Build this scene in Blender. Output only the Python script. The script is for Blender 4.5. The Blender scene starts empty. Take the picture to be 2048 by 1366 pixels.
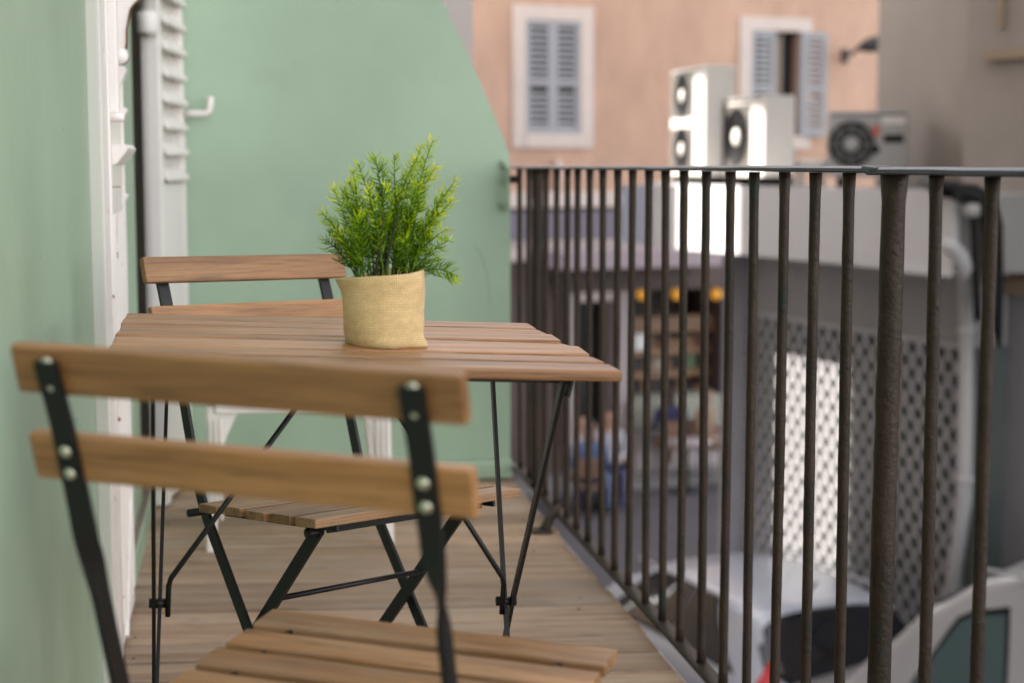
import bpy, bmesh, math, random
from mathutils import Vector, Matrix, Euler
import numpy as np
R = math.radians
random.seed(7)
S = bpy.context.scene
COL = S.collection

# ------------------------------------------------------------------ camera, sky, sun, exposure
FPX, HCAM, XV, YH = 3269.0, 0.9082, 480.0, 331.0
pitch = math.atan((683 - YH) / FPX)
psi = math.atan((1024 - XV) / FPX * math.cos(pitch))
cam = bpy.data.cameras.new('camera'); camo = bpy.data.objects.new('camera', cam); COL.objects.link(camo)
camo.location = (0, 0, HCAM); camo.rotation_euler = (R(90) - pitch, 0, -psi)
cam.sensor_width = 36; cam.lens = FPX / 2048 * 36; cam.clip_start = 0.05; cam.clip_end = 400
cam.dof.use_dof = True; cam.dof.focus_distance = 2.2; cam.dof.aperture_fstop = 4.1; cam.dof.aperture_blades = 0
S.camera = camo
SUN_TRAVEL = Vector((0.80, -0.60, 0)).normalized(); SUN_EL = R(43)
w = bpy.data.worlds.new('World'); S.world = w; w.use_nodes = True
nt = w.node_tree; nt.nodes.clear()
sky = nt.nodes.new('ShaderNodeTexSky'); sky.sky_type = 'NISHITA'; sky.sun_disc = False
sky.sun_elevation = SUN_EL
sky.sun_rotation = math.atan2(-SUN_TRAVEL.x, -SUN_TRAVEL.y)
hs = nt.nodes.new('ShaderNodeHueSaturation'); hs.inputs['Saturation'].default_value = 0.30
bg = nt.nodes.new('ShaderNodeBackground'); bg.inputs['Strength'].default_value = 0.12
ow = nt.nodes.new('ShaderNodeOutputWorld')
nt.links.new(sky.outputs[0], hs.inputs['Color']); nt.links.new(hs.outputs[0], bg.inputs[0]); nt.links.new(bg.outputs[0], ow.inputs[0])
sl = bpy.data.lights.new('sun', 'SUN'); sl.energy = 3.4; sl.angle = R(0.53); sl.color = (1, .965, .92)
so = bpy.data.objects.new('sun', sl); COL.objects.link(so)
sd = Vector((SUN_TRAVEL.x * math.cos(SUN_EL), SUN_TRAVEL.y * math.cos(SUN_EL), -math.sin(SUN_EL)))
so.rotation_euler = sd.to_track_quat('-Z', 'Y').to_euler(); so.location = (-8, 14, 14)
S.view_settings.view_transform = 'Standard'; S.view_settings.look = 'None'
S.view_settings.exposure = 2.72;
S.view_settings.use_white_balance = True; S.view_settings.white_balance_temperature = 7050; S.view_settings.white_balance_tint = 11
S.view_settings.look = 'None'; S.view_settings.gamma = 1
S.render.engine = 'CYCLES'; S.cycles.use_denoising = True
S.cycles.max_bounces = 8; S.cycles.diffuse_bounces = 5

# rays of the surveyed view, used to set things at their distance
CF = Vector((math.sin(psi) * math.cos(pitch), math.cos(psi) * math.cos(pitch), -math.sin(pitch)))
CR = Vector((math.cos(psi), -math.sin(psi), 0)); CU = CR.cross(CF)
HEAD = Vector((math.sin(psi), math.cos(psi), 0))
CP = Vector((0, 0, HCAM))
def ray(x, y): return CF + CR * ((x - 1024) / FPX) + CU * ((683 - y) / FPX)
def at(x, d, y=331):
    r = ray(x, y); return CP + r * (d / r.dot(HEAD))
def on_y(x, y, Y): r = ray(x, y); return CP + r * (Y / r.y)
def on_x(x, y, X): r = ray(x, y); return CP + r * (X / r.x)
def on_z(x, y, Z): r = ray(x, y); return CP + r * ((Z - HCAM) / r.z)
def on_plane(x, y, P, n):
    r = ray(x, y); return CP + r * ((P - CP).dot(n) / r.dot(n))

# ------------------------------------------------------------------ materials
MATS = {}
class NB:
    def __init__(s, name):
        s.m = bpy.data.materials.new(name); s.m.use_nodes = True; s.t = s.m.node_tree
        s.b = s.t.nodes['Principled BSDF']
    def n(s, ty, **kw):
        o = s.t.nodes.new(ty)
        for k, v in kw.items():
            if k in o.inputs: o.inputs[k].default_value = v
            else: setattr(o, k, v)
        return o
    def l(s, a, b): s.t.links.new(a, b)
    def coord(s, scale=(1, 1, 1), rnd=True, kind='Object'):
        tc = s.n('ShaderNodeTexCoord'); mp = s.n('ShaderNodeMapping'); mp.inputs['Scale'].default_value = scale
        s.l(tc.outputs[kind], mp.inputs[0])
        if rnd:
            oi = s.n('ShaderNodeObjectInfo'); mu = s.n('ShaderNodeMath', operation='MULTIPLY'); mu.inputs[1].default_value = 37.0
            s.l(oi.outputs['Random'], mu.inputs[0]); s.l(mu.outputs[0], mp.inputs['Location'])
        return mp.outputs[0]
    def noise(s, vec, scale, detail=4, rough=.55, dist=0):
        o = s.n('ShaderNodeTexNoise'); o.inputs['Scale'].default_value = scale; o.inputs['Detail'].default_value = detail
        o.inputs['Roughness'].default_value = rough; o.inputs['Distortion'].default_value = dist
        s.l(vec, o.inputs['Vector']); return o.outputs['Fac']
    def ramp(s, fac, stops):
        o = s.n('ShaderNodeValToRGB'); e = o.color_ramp.elements
        while len(e) < len(stops): e.new(.5)
        for i, (p, c) in enumerate(stops):
            e[i].position = p; e[i].color = (*c, 1) if len(c) == 3 else c
        s.l(fac, o.inputs[0]); return o.outputs[0]
    def mix(s, a, b, fac, blend='MIX'):
        o = s.n('ShaderNodeMix', data_type='RGBA', blend_type=blend)
        for sock, v in ((o.inputs[0], fac), (o.inputs[6], a), (o.inputs[7], b)):
            if hasattr(v, 'is_linked'): s.l(v, sock)
            elif isinstance(v, tuple): sock.default_value = (*v, 1)
            else: sock.default_value = v
        return o.outputs[2]
    def bump(s, h, strength=.3, dist=.002):
        o = s.n('ShaderNodeBump'); o.inputs['Strength'].default_value = strength; o.inputs['Distance'].default_value = dist
        s.l(h, o.inputs['Height']); s.l(o.outputs[0], s.b.inputs['Normal'])
    def base(s, c, rough=.5, metal=0, spec=None):
        if hasattr(c, 'is_linked'): s.l(c, s.b.inputs['Base Color'])
        else: s.b.inputs['Base Color'].default_value = (*c, 1)
        s.b.inputs['Roughness'].default_value = rough; s.b.inputs['Metallic'].default_value = metal
        if spec is not None: s.b.inputs['Specular IOR Level'].default_value = spec
        return s.m
G = lambda v: (v, v, v)
def wood(name, dark, mid, light, pore=.6, rough=.5, knots=False, grey=None, rbright=.25):
    k = NB(name); v = k.coord((1.6, 26, 26)); n1 = k.noise(v, 1.5, 6, .6, .6)
    col = k.ramp(n1, [(.25, dark), (.5, mid), (.75, light)])
    v2 = k.coord((9, 330, 330)); n2 = k.noise(v2, 1.2, 3, .6)
    pm = k.ramp(n2, [(.36, G(1 - pore)), (.52, G(1))])
    col = k.mix(col, pm, .8, 'MULTIPLY')
    v3 = k.coord((3.2, 9, 9)); n3 = k.noise(v3, 1.0, 4, .6)
    if grey: col = k.mix(col, grey, k.ramp(n3, [(.45, G(0)), (.75, G(.75))]))
    else: col = k.mix(col, k.ramp(n3, [(.3, G(.7)), (.7, G(1.1))]), .7, 'MULTIPLY')
    if knots:
        v4 = k.coord((5, 9, 9)); vo = k.n('ShaderNodeTexVoronoi'); vo.inputs['Scale'].default_value = 1.3; k.l(v4, vo.inputs['Vector'])
        col = k.mix(dark, col, k.ramp(vo.outputs['Distance'], [(.03, G(0)), (.13, G(1))]))
        v5 = k.coord((2.5, 4, 4)); n5 = k.noise(v5, 1.7, 6, .65)
        col = k.mix(col, G(.42), k.ramp(n5, [(.58, G(0)), (.72, G(.55))]), 'MULTIPLY')
    oi = k.n('ShaderNodeObjectInfo'); hsv = k.n('ShaderNodeHueSaturation')
    mr = k.n('ShaderNodeMapRange'); mr.inputs[3].default_value = 1 - rbright; mr.inputs[4].default_value = 1 + rbright
    k.l(oi.outputs['Random'], mr.inputs[0]); k.l(mr.outputs[0], hsv.inputs['Value']); k.l(col, hsv.inputs['Color'])
    m = k.base(hsv.outputs[0], rough)
    k.bump(n2, .35, .0006)
    return m
M = {}
M['table_wood'] = wood('table_wood', (.17, .066, .022), (.35, .158, .060), (.50, .25, .108), .75, .45, grey=(.37, .215, .125), rbright=.18)
M['chair_wood'] = wood('chair_wood', (.21, .088, .028), (.37, .172, .062), (.49, .25, .102), .5, .45, rbright=.14)
M['seat_wood'] = wood('seat_wood', (.14, .060, .021), (.30, .148, .058), (.41, .215, .092), .6, .5, grey=(.30, .21, .14), rbright=.22)
M['deck_wood'] = wood('deck_wood', (.175, .098, .056), (.365, .240, .152), (.48, .335, .222), .45, .7, knots=True, grey=(.36, .29, .225), rbright=.28)
def paint(name, col, rough=.45, var=.06, bump=.15, bscale=60, dirt=None, stretch=(1, 1, 1), dirt_lo=.56, spots=None):
    k = NB(name); v = k.coord(stretch, rnd=False)
    n1 = k.noise(v, 1.6, 5, .6); c = k.mix(col, k.ramp(n1, [(.3, G(1 - var * 2)), (.7, G(1 + var))]), 1.0, 'MULTIPLY')
    if dirt:
        n2 = k.noise(v, 5.5, 8, .7, .4); c = k.mix(c, dirt, k.ramp(n2, [(dirt_lo, G(0)), (dirt_lo + .14, G(.6))]))
    if spots:
        vo = k.n('ShaderNodeTexNoise'); vo.inputs['Scale'].default_value = 42; vo.inputs['Detail'].default_value = 6; k.l(v, vo.inputs['Vector'])
        c = k.mix(c, spots, k.ramp(vo.outputs['Fac'], [(.70, G(0)), (.715, G(1))]))
    m = k.base(c, rough)
    n3 = k.noise(v, bscale, 5, .6); k.bump(n3, bump, .002)
    return m
M['green'] = paint('green_paint', (.305, .418, .305), .42, .085, .22, 14, dirt=(.25, .33, .235), dirt_lo=.58)
M['rust'] = paint('rust', (.16, .065, .025), .9, .2, .5, 200)
M['scuff'] = NB('scuff').base((.17, .25, .18), .7)
M['chalk'] = NB('blue_chalk').base((.20, .34, .42), .9)
M['cream'] = paint('cream_plaster', (.50, .43, .37), .9, .05, .2, 5)
M['white_paint'] = paint('white_paint', (.78, .735, .70), .42, .05, .3, 70, dirt=(.50, .45, .40), spots=(.22, .10, .05))
M['louver_white'] = paint('louver_white', (.76, .72, .69), .5, .05, .15, 60)
M['band'] = paint('grey_band', (.56, .56, .50), .45, .05, .2, 40, stretch=(1, 1, .4))
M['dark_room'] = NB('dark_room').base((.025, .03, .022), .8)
M['sill_brown'] = paint('sill_brown', (.20, .14, .115), .6, .1)
M['black_metal'] = NB('black_metal').base((.007, .0065, .0065), .42, 0, .35)
def iron():
    k = NB('old_iron'); v = k.coord((1, 1, 1), rnd=False)
    n = k.noise(v, 9, 6, .65); n2 = k.noise(v, 120, 4, .6)
    c = k.ramp(n, [(.30, (.012, .020, .015)), (.40, (.025, .016, .011)), (.60, (.040, .025, .017)), (.72, (.026, .015, .010))])
    m = k.base(c, .5, 0, .22); k.bump(n2, .8, .003); return m
M['iron'] = iron()
def rail_mat():
    k = NB('rail_paint'); v = k.coord((1, 1, 1), rnd=False); n = k.noise(v, 30, 5, .6)
    c = k.ramp(n, [(.3, (.028, .029, .042)), (.6, (.055, .058, .095)), (.78, (.05, .04, .035))])
    m = k.base(c, .42, 0, .35); k.bump(k.noise(v, 90, 3), .3, .001); return m
M['rail'] = rail_mat()
M['screw'] = NB('screw_zinc').base((.62, .60, .48), .35, .85)
M['slab'] = paint('slab_concrete', (.40, .38, .40), .8, .1, .3)
M['plastic_white'] = NB('plastic_white').base((.72, .68, .64), .38)
def burlap():
    k = NB('burlap'); tc = k.n('ShaderNodeTexCoord')
    def wave(dirn, sc):
        wv = k.n('ShaderNodeTexWave'); wv.wave_type = 'BANDS'; wv.bands_direction = dirn
        wv.inputs['Scale'].default_value = sc; wv.inputs['Distortion'].default_value = 1.2; wv.inputs['Detail'].default_value = 2; wv.inputs['Detail Scale'].default_value = 3
        k.l(tc.outputs['UV'], wv.inputs['Vector']); return wv.outputs['Fac']
    a, b = wave('X', 133), wave('Y', 133)
    mm = k.n('ShaderNodeMath', operation='MULTIPLY'); k.l(a, mm.inputs[0]); k.l(b, mm.inputs[1])
    mp = k.n('ShaderNodeMapping'); mp.inputs['Scale'].default_value = (26, 60, 1); k.l(tc.outputs['UV'], mp.inputs[0])
    n = k.noise(mp.outputs[0], 2.2, 5, .65)
    c = k.ramp(mm.outputs[0], [(.0, (.57, .38, .165)), (.4, (.80, .585, .30)), (1, (.88, .69, .41))])
    c = k.mix(c, k.ramp(n, [(.3, G(.82)), (.7, G(1.08))]), 1.0, 'MULTIPLY')
    m = k.base(c, .9, 0, .15)
    m.node_tree.nodes['Principled BSDF'].inputs['Sheen Weight'].default_value = .25
    k.bump(mm.outputs[0], .6, .0007); return m
M['burlap'] = burlap()
M['soil'] = paint('coco_soil', (.12, .065, .03), .95, .3, 1.0, 300)
def needle():
    k = NB('needle_leaf'); a = k.n('ShaderNodeVertexColor'); a.layer_name = 'age'
    sp = k.n('ShaderNodeSeparateColor'); k.l(a.outputs[0], sp.inputs[0])
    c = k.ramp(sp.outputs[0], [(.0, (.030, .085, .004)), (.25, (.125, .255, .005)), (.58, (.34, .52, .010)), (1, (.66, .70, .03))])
    m = k.base(c, .5, 0, .2)
    t = k.n('ShaderNodeBsdfTranslucent'); k.l(c, t.inputs[0]); mx = k.n('ShaderNodeMixShader'); mx.inputs[0].default_value = .30
    k.l(k.b.outputs[0], mx.inputs[1]); k.l(t.outputs[0], mx.inputs[2])
    k.l(mx.outputs[0], k.t.nodes['Material Output'].inputs[0]); return m
M['needle'] = needle()
M['peach'] = paint('peach_plaster', (.52, .345, .265), .9, .08, .2, 5, dirt=(.43, .28, .21), dirt_lo=.52, stretch=(1, 1, .45))
M['trim'] = paint('stone_trim', (.60, .53, .50), .8, .05)
M['shutter_blue'] = NB('shutter_blue').base((.31, .325, .36), .6)
M['glass_dark'] = NB('glass_dark').base((.02, .02, .022), .08)
M['curtain'] = NB('curtain').base((.30, .25, .20), .9)
M['taupe'] = paint('taupe_plaster', (.285, .250, .225), .9, .05, .2, 6)
M['ledge_ochre'] = paint('ledge_ochre', (.30, .22, .15), .8)
M['lilac'] = paint('lilac_plaster', (.26, .25, .275), .85, .05, .2, 6)
M['fascia'] = paint('fascia_white', (.60, .605, .63), .55, .03, .1, 12)
M['fascia_shade'] = NB('fascia_shade_blue').base((.42, .48, .62), .4)  # fascia in shade, the blue sky light put into its colour
M['annex_grey'] = paint('annex_grey', (.29, .285, .285), .8, .05)
M['lattice'] = NB('lattice_paint').base((.34, .335, .355), .5)
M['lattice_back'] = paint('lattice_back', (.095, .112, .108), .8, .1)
M['ac_white'] = paint('ac_casing', (.62, .60, .57), .5, .03, .05)
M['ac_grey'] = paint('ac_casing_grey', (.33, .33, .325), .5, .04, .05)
M['ac_grille'] = NB('ac_grille').base((.10, .095, .09), .7, 0, .2)
M['ac_dark'] = NB('ac_dark').base((.012, .012, .013), .6, 0, .2)
M['rubber'] = NB('rubber').base((.008, .008, .009), .6, 0, .25)
M['sticker'] = NB('sticker_red').base((.45, .10, .07), .5)
M['sticker_blue'] = NB('sticker_blue').base((.35, .60, .75), .5)
M['asphalt'] = paint('asphalt', (.075, .068, .078), .85, .1, .4, 30)
M['paving'] = paint('paving', (.21, .20, .205), .85, .1, .3, 12)
k = NB('car_white'); M['car_white'] = k.base((.44, .47, .54), .28); k.b.inputs['Coat Weight'].default_value = .6; k.b.inputs['Coat Roughness'].default_value = .05
k = NB('car_silver'); M['car_silver'] = k.base((.36, .355, .365), .30); k.b.inputs['Coat Weight'].default_value = .5
M['car_glass'] = NB('car_glass').base((.012, .013, .016), .06, 0, .7)
M['car_glass_teal'] = NB('car_glass_teal').base((.055, .095, .10), .10, 0, .6)
M['tail_red'] = NB('tail_red').base((.55, .012, .02), .2)
M['tyre'] = NB('tyre').base((.02, .02, .02), .8)
M['rim'] = NB('rim').base((.45, .45, .46), .35, .8)
M['brown_fascia'] = NB('brown_fascia').base((.09, .065, .062), .7)
M['awning'] = NB('awning_lilac').base((.17, .155, .20), .8)
M['awning_pale'] = NB('awning_pale').base((.34, .29, .33), .8)
M['shop_dark'] = NB('shop_dark').base((.018, .013, .012), .6)
M['shop_wood'] = wood('shop_wood', (.12, .06, .03), (.24, .13, .07), (.32, .19, .11))
M['counter'] = NB('counter').base((.27, .28, .24), .6)
M['counter_pale'] = NB('counter_pale').base((.33, .29, .30), .6)
def glow():
    k = NB('lamp_globe_amber'); m = k.base((.55, .25, .03), .5); k.b.inputs['Emission Color'].default_value = (1, .48, .07, 1); k.b.inputs['Emission Strength'].default_value = 0.065; return m
M['globe'] = glow()
M['lamp_dark'] = NB('lamp_dark').base((.02, .025, .03), .5)
for nm, c in (('skin', (.32, .18, .13)), ('cloth_white', (.36, .36, .42)), ('cloth_navy', (.03, .035, .11)), ('cloth_blue', (.09, .13, .24)), ('cloth_brown', (.22, .13, .09)), ('cloth_red', (.35, .04, .05)), ('hair', (.03, .02, .015)), ('tan_trousers', (.30, .22, .17)), ('menu_white', (.70, .72, .74)), ('stock_a', (.25, .15, .10)), ('stock_b', (.12, .17, .10)), ('stock_c', (.30, .27, .23)), ('bw', (.45, .45, .46)), ('stucco_white', (.60, .58, .59))):
    M[nm] = NB(nm).base(c, .8)

# ------------------------------------------------------------------ mesh helpers
class MB:
    def __init__(s): s.bm = bmesh.new()
    def box(s, c, size, rot=None, bev=0, seg=2):
        t = bmesh.new(); bmesh.ops.create_cube(t, size=1)
        bmesh.ops.scale(t, vec=size, verts=t.verts)
        if bev: bmesh.ops.bevel(t, geom=t.edges[:], offset=bev, segments=seg, affect='EDGES', profile=.6)
        mat = Matrix.Translation(c) @ (rot.to_4x4() if rot else Matrix())
        bmesh.ops.transform(t, matrix=mat, verts=t.verts); s.add(t); return s
    def add(s, t):
        me = bpy.data.meshes.new('tmp'); t.to_mesh(me); t.free(); s.bm.from_mesh(me); bpy.data.meshes.remove(me)
    def bar(s, p, q, wd, th, up=(0, 0, 1), bev=0):
        p, q = Vector(p), Vector(q); z = (q - p); L = z.length; z.normalize(); u = Vector(up); x = u.cross(z)
        if x.length < 1e-5: x = Vector((1, 0, 0)).cross(z)
        x.normalize(); y = z.cross(x)
        return s.box((p + q) / 2, (wd, th, L), Matrix((x, y, z)).transposed(), bev)
    def tube(s, pts, r, n=10, caps=True, jit=0):
        pts = [Vector(p) for p in pts]; rs = r if isinstance(r, (list, tuple)) else [r] * len(pts)
        rings = []; prev = None
        for i, p in enumerate(pts):
            d = (pts[min(i + 1, len(pts) - 1)] - pts[max(i - 1, 0)]).normalized()
            if prev is None:
                a = Vector((0, 0, 1)) if abs(d.z) < .9 else Vector((1, 0, 0)); x = d.cross(a).normalized()
            else: x = (prev - d * prev.dot(d)).normalized()
            prev = x; y = d.cross(x)
            rings.append([s.bm.verts.new(p + (x * math.cos(2 * math.pi * j / n) + y * math.sin(2 * math.pi * j / n)) * rs[i]) for j in range(n)])
        for a, b in zip(rings, rings[1:]):
            for j in range(n): s.bm.faces.new((a[j], a[(j + 1) % n], b[(j + 1) % n], b[j]))
        if caps: s.bm.faces.new(rings[0][::-1]); s.bm.faces.new(rings[-1])
        return s
    def lathe(s, prof, n=20, o=(0, 0, 0), rot=None):
        o = Vector(o); rings = []
        f = (lambda v: rot @ v) if rot else (lambda v: v)
        for r, z in prof: rings.append([s.bm.verts.new(o + f(Vector((r * math.cos(2 * math.pi * j / n), r * math.sin(2 * math.pi * j / n), z)))) for j in range(n)])
        for a, b in zip(rings, rings[1:]):
            for j in range(n): s.bm.faces.new((a[j], a[(j + 1) % n], b[(j + 1) % n], b[j]))
        if prof[0][0] > 1e-6: s.bm.faces.new(rings[0][::-1])
        if prof[-1][0] > 1e-6: s.bm.faces.new(rings[-1])
        return s
    def prism(s, poly, fn, d0, d1):
        a = [s.bm.verts.new(fn(u, v, d0)) for u, v in poly]; b = [s.bm.verts.new(fn(u, v, d1)) for u, v in poly]
        s.bm.faces.new(a); s.bm.faces.new(b[::-1]); n = len(poly)
        for i in range(n): s.bm.faces.new((a[i], b[i], b[(i + 1) % n], a[(i + 1) % n]))
        return s
    def mesh(s, name, mat, smooth=False):
        bmesh.ops.recalc_face_normals(s.bm, faces=s.bm.faces)
        me = bpy.data.meshes.new(name); s.bm.to_mesh(me); s.bm.free()
        for m in (mat if isinstance(mat, list) else [mat]): me.materials.append(m)
        if smooth: me.polygons.foreach_set('use_smooth', [True] * len(me.polygons))
        return me
    def build(s, name, mat, parent=None, smooth=False, mtx=None):
        return link(name, s.mesh(name, mat, smooth), parent, mtx)
def link(name, me, parent=None, mtx=None):
    o = bpy.data.objects.new(name, me); COL.objects.link(o)
    if parent: o.parent = parent
    if mtx is not None: o.matrix_local = mtx
    return o
def tag(o, label=None, cat=None, group=None, kind=None):
    for k_, v in (('label', label), ('category', cat), ('group', group), ('kind', kind)):
        if v: o[k_] = v
    return o
def thing(name, label, cat, mtx=None, group=None, loc=None):
    o = bpy.data.objects.new(name, None); o.empty_display_size = .1; COL.objects.link(o)
    if mtx is not None: o.matrix_world = mtx
    elif loc is not None: o.location = loc
    return tag(o, label, cat, group)
def box_part(name, mat, parent, c, size, bev=0, rot=None):
    return MB().box(c, size, rot, bev).build(name, mat, parent)
def smooth_angle(o, ang=40):
    me = o.data
    me.polygons.foreach_set('use_smooth', [True] * len(me.polygons))
    bm = bmesh.new(); bm.from_mesh(me)
    for e in bm.edges:
        if len(e.link_faces) == 2 and e.calc_face_angle(0) > R(ang): e.smooth = False
    bm.to_mesh(me); bm.free(); return o
def shear_pose(X, Y, yaw, tau):
    # stands on the deck, which falls towards the street by tau
    c, s_ = math.cos(yaw), math.sin(yaw)
    T = Matrix.Translation((X, Y, -tau * X)) @ Matrix.Rotation(math.atan(tau), 4, 'Y') @ Matrix.Rotation(yaw, 4, 'Z')
    return T

# ------------------------------------------------------------------ setting: street and balcony floor
ZS = -3.70
tag(MB().box((0, 40, ZS - .25), (240, 240, .5)).build('street', M['asphalt']), kind='structure')
# pavement under the far houses
PA = at(1105, 23.6); PAx = HEAD * math.sin(R(24)) + CR * math.cos(R(24)); PAn = CR * math.sin(R(24)) - HEAD * math.cos(R(24))   # along, outward
pv = MB(); cc = PA + PAx * 3 + PAn * 0.55; cc.z = ZS + .06
pv.box(cc, (30, 1.1, .12), Matrix((PAx, -PAn, Vector((0, 0, 1)))).transposed(), .015)
tag(pv.build('pavement', M['paving']), kind='structure')

DT = .026
def deck_z(x): return -DT * x
WALLX, DECKX = -.25, .782
fl = bpy.data.objects.new('balcony_floor', None); COL.objects.link(fl); tag(fl, kind='structure')
rotY = Matrix.Rotation(math.atan(DT), 4, 'Y')
bl = DECKX + .30; bmid = (DECKX - .30) / 2
bmesh_board = MB().box((0, 0, 0), (bl, .1078, .027), None, .003).mesh('deck_board', M['deck_wood'])
y = -1.1; i = 0
while y < 4.78:
    dx = random.uniform(-.006, .006)
    o = link('deck_board', bmesh_board, fl, Matrix.Translation((bmid + dx, y, deck_z(bmid) - .0135 + random.uniform(-.0012, .0008))) @ rotY @ Matrix.Rotation(random.uniform(-.0016, .0016), 4, 'Z'))
    y += .1148; i += 1
sc = MB(); y = -1.1
while y < 4.78:
    for x in (-.20, .70):
        if random.random() < .75:
            sc.lathe([(.0034, 0), (.0034, .0014), (.0022, .0016), (.0, .0008)], 7, (x + random.uniform(-.02, .02), y + random.uniform(-.03, .03), deck_z(x) - .0008))
    y += .1148
tag(sc.build('floor_screw', M['rubber'], fl), kind='stuff')
box_part('floor_slab', M['slab'], fl, ((DECKX - .3) / 2 + .01, 1.9, -.11), (DECKX + .34, 6.2, .10))

# ------------------------------------------------------------------ our house: green wall, shutters, doorway, end wall
house = thing('green_house', 'pale green house wall with white shutters and a doorway beside the table', 'house', loc=(WALLX, 0, ZS))
HM = Matrix.Translation((-WALLX, 0, -ZS))
def hpart(mb, name, mat, parent=house, smooth=False):
    o = mb.build(name, mat, parent, smooth)
    if parent is house: o.matrix_local = HM
    return o
YB0 = 2.8355
hpart(MB().box((WALLX - 2, (-6 + YB0) / 2, 1.3), (4, YB0 + 6, 3.4)), 'wall', M['green'])
hpart(MB().box((WALLX - 2.01, (-6 + 4.73) / 2, 9.5), (4, 10.73, 13)), 'upper_wall', M['cream'])
hpart(MB().box((WALLX - 2.01, (-6 + 4.73) / 2, -2.05), (4, 10.73, 3.3)), 'lower_wall', M['cream'])
hpart(MB().box((WALLX - 2.0035, 2.8355 + .40, 1.3), (4, .80, 3.4)), 'wall', M['green'])            # behind the near shutter
hpart(MB().box((WALLX - 2.007, 3.63 + .255, 1.3), (4, .51, 3.4)), 'wall', M['green'])               # strip between shutter and doorway
hpart(MB().box((WALLX - 2.004, 4.435, 2.5), (4, .59, 1.0)), 'wall', M['green'])             # above the doorway
hpart(MB().box((WALLX - 2.004, 4.73 + 6.0, 6), (4, 12.0, 20)), 'wall', M['cream'])              # on past the end wall
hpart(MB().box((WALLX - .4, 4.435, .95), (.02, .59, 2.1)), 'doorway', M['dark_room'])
hpart(MB().box((WALLX - .2, 3.97, .035), (.425, .82, .07), None, .006), 'threshold', M['green'])
hpart(MB().box((WALLX - .192, 3.97, .072), (.40, .81, .006)), 'threshold_top', M['sill_brown'])
# unseen block added high over the lane to keep sun off the taupe house
hpart(MB().box((WALLX - .48, 16.74 + 2.8, 12.0), (.94, 5.6, 8.0)), 'high_sun_blocker', M['cream'])
SX = WALLX + .022
def PX(px, Y): return on_y(px, 400, Y).x
def PZ_(py, Y): return on_y(240, py, Y).z
sh = hpart(MB().box((WALLX + .008, 2.925, 1.35), (.028, .15, 2.68), None, .003), 'shutter', M['white_paint'])
def spart(mb, name, mat=None, parent=sh, smooth=False): return mb.build(name, mat or M['white_paint'], parent, smooth)
def xbox(name, x0p, x1p, y0p, y1p, Y, dy, mat=None, bev=.003, xmin=None):
    xa, xb = (PX(x0p, Y) if xmin is None else xmin), PX(x1p, Y); za, zb = PZ_(y1p, Y), PZ_(y0p, Y)
    return spart(MB().box(((xa + xb) / 2, Y + dy / 2, (za + zb) / 2), (xb - xa, dy, zb - za), None, bev), name, mat)
hpart(MB().box((WALLX + .010, 2.842, 1.35), (.021, .012, 2.70), None, .002), 'architrave', M['band'])
spart(MB().box((SX - .009, 3.174, 1.35), (.018, .355, 2.66), None, .003), 'shutter_panel')
spart(MB().tube([(SX - .002, 2.985, .02), (SX - .001, 2.985, .8), (SX - .002, 2.985, 1.6), (SX - .002, 2.985, 2.66)], .0052, 8), 'moulding', smooth=True)
spart(MB().box((SX + .0005, 3.325, .70), (.006, .034, 1.28), None, .002), 'moulding')
for yy in (3.05, 3.10, 3.155, 3.21, 3.265):
    spart(MB().box((SX + .0008, yy, .44), (.006, .020, .76), None, .002), 'flute')
spart(MB().box((SX + .001, 3.18, .14), (.010, .30, .022), Matrix.Rotation(.9, 3, 'X'), .003), 'bottom_moulding')
xbox('closing_rod', 219, 243, -160, 228, 3.04, .022, bev=.005)
spart(MB().tube([(SX - .004, 3.032, PZ_(235, 3.03)), (PX(246, 3.03), 3.03, PZ_(235, 3.03)), (PX(253, 3.03), 3.03, PZ_(234, 3.03))], [.0085, .0085, .006], 12), 'rod_guide', smooth=True)
xbox('keeper', 200, 217, 96, 150, 2.93, .03, bev=.006)
Yh = 3.25
hd = MB(); hd.prism([(PX(x_, Yh), PZ_(y_, Yh)) for x_, y_ in ((240, 104), (258, 104), (262, 80), (262, 62), (266, 40), (271, 18), (278, 8), (289, -2), (291, -30), (240, -30))], lambda u, v, d: Vector((u, Yh + d, v)), 0, .012)
spart(hd, 'handle_plate')
spart(MB().tube([(PX(x_, Yh), Yh - .001, PZ_(y_, Yh)) for x_, y_ in ((260, 98), (262, 80), (262, 62), (266, 40), (271, 18), (278, 8), (289, -2))], .0022, 6), 'rusty_edge', M['rust'], smooth=True)
spart(MB().lathe([(0, -.012), (.010, -.010), (.0165, -.003), (.0165, .003), (.010, .010), (0, .012)], 18, (PX(247, 3.22), 3.22, PZ_(113, 3.22)), Matrix.Rotation(R(75), 3, 'X')), 'knob', smooth=True)
spart(MB().lathe([(.0166, -.002), (.0172, 0), (.0166, .002)], 18, (PX(247.5, 3.22), 3.221, PZ_(114, 3.22)), Matrix.Rotation(R(75), 3, 'X')), 'rusty_edge', M['rust'], smooth=True)
def louvre_end(px1, py, Y, h, dy, x0=None):
    xb = PX(px1, Y); zc = PZ_(py, Y); xa = SX - .003
    t = MB(); t.prism([(xa, h * .42), (xa + (xb - xa) * .8, h * .50), (xb, h * .30), (xb - (xb - xa) * .12, h * .1), (xa + (xb - xa) * .35, -h * .45), (xa, -h * .6)], lambda u, v, d: Vector((u, d, zc + v)), Y, Y + dy)
    spart(t, 'louvre')
for px1, py, h in ((258, 150, .034), (258, 228, .026), (255, 399, .022), (258, 60, .03), (258, -10, .03)): louvre_end(px1, py, 3.29, h, .05)
louvre_end(258, 308, 3.07, .036, .25)
xbox('rusty_edge', 222, 242, 373, 375, 3.03, .002, M['rust'], .0003)
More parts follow.
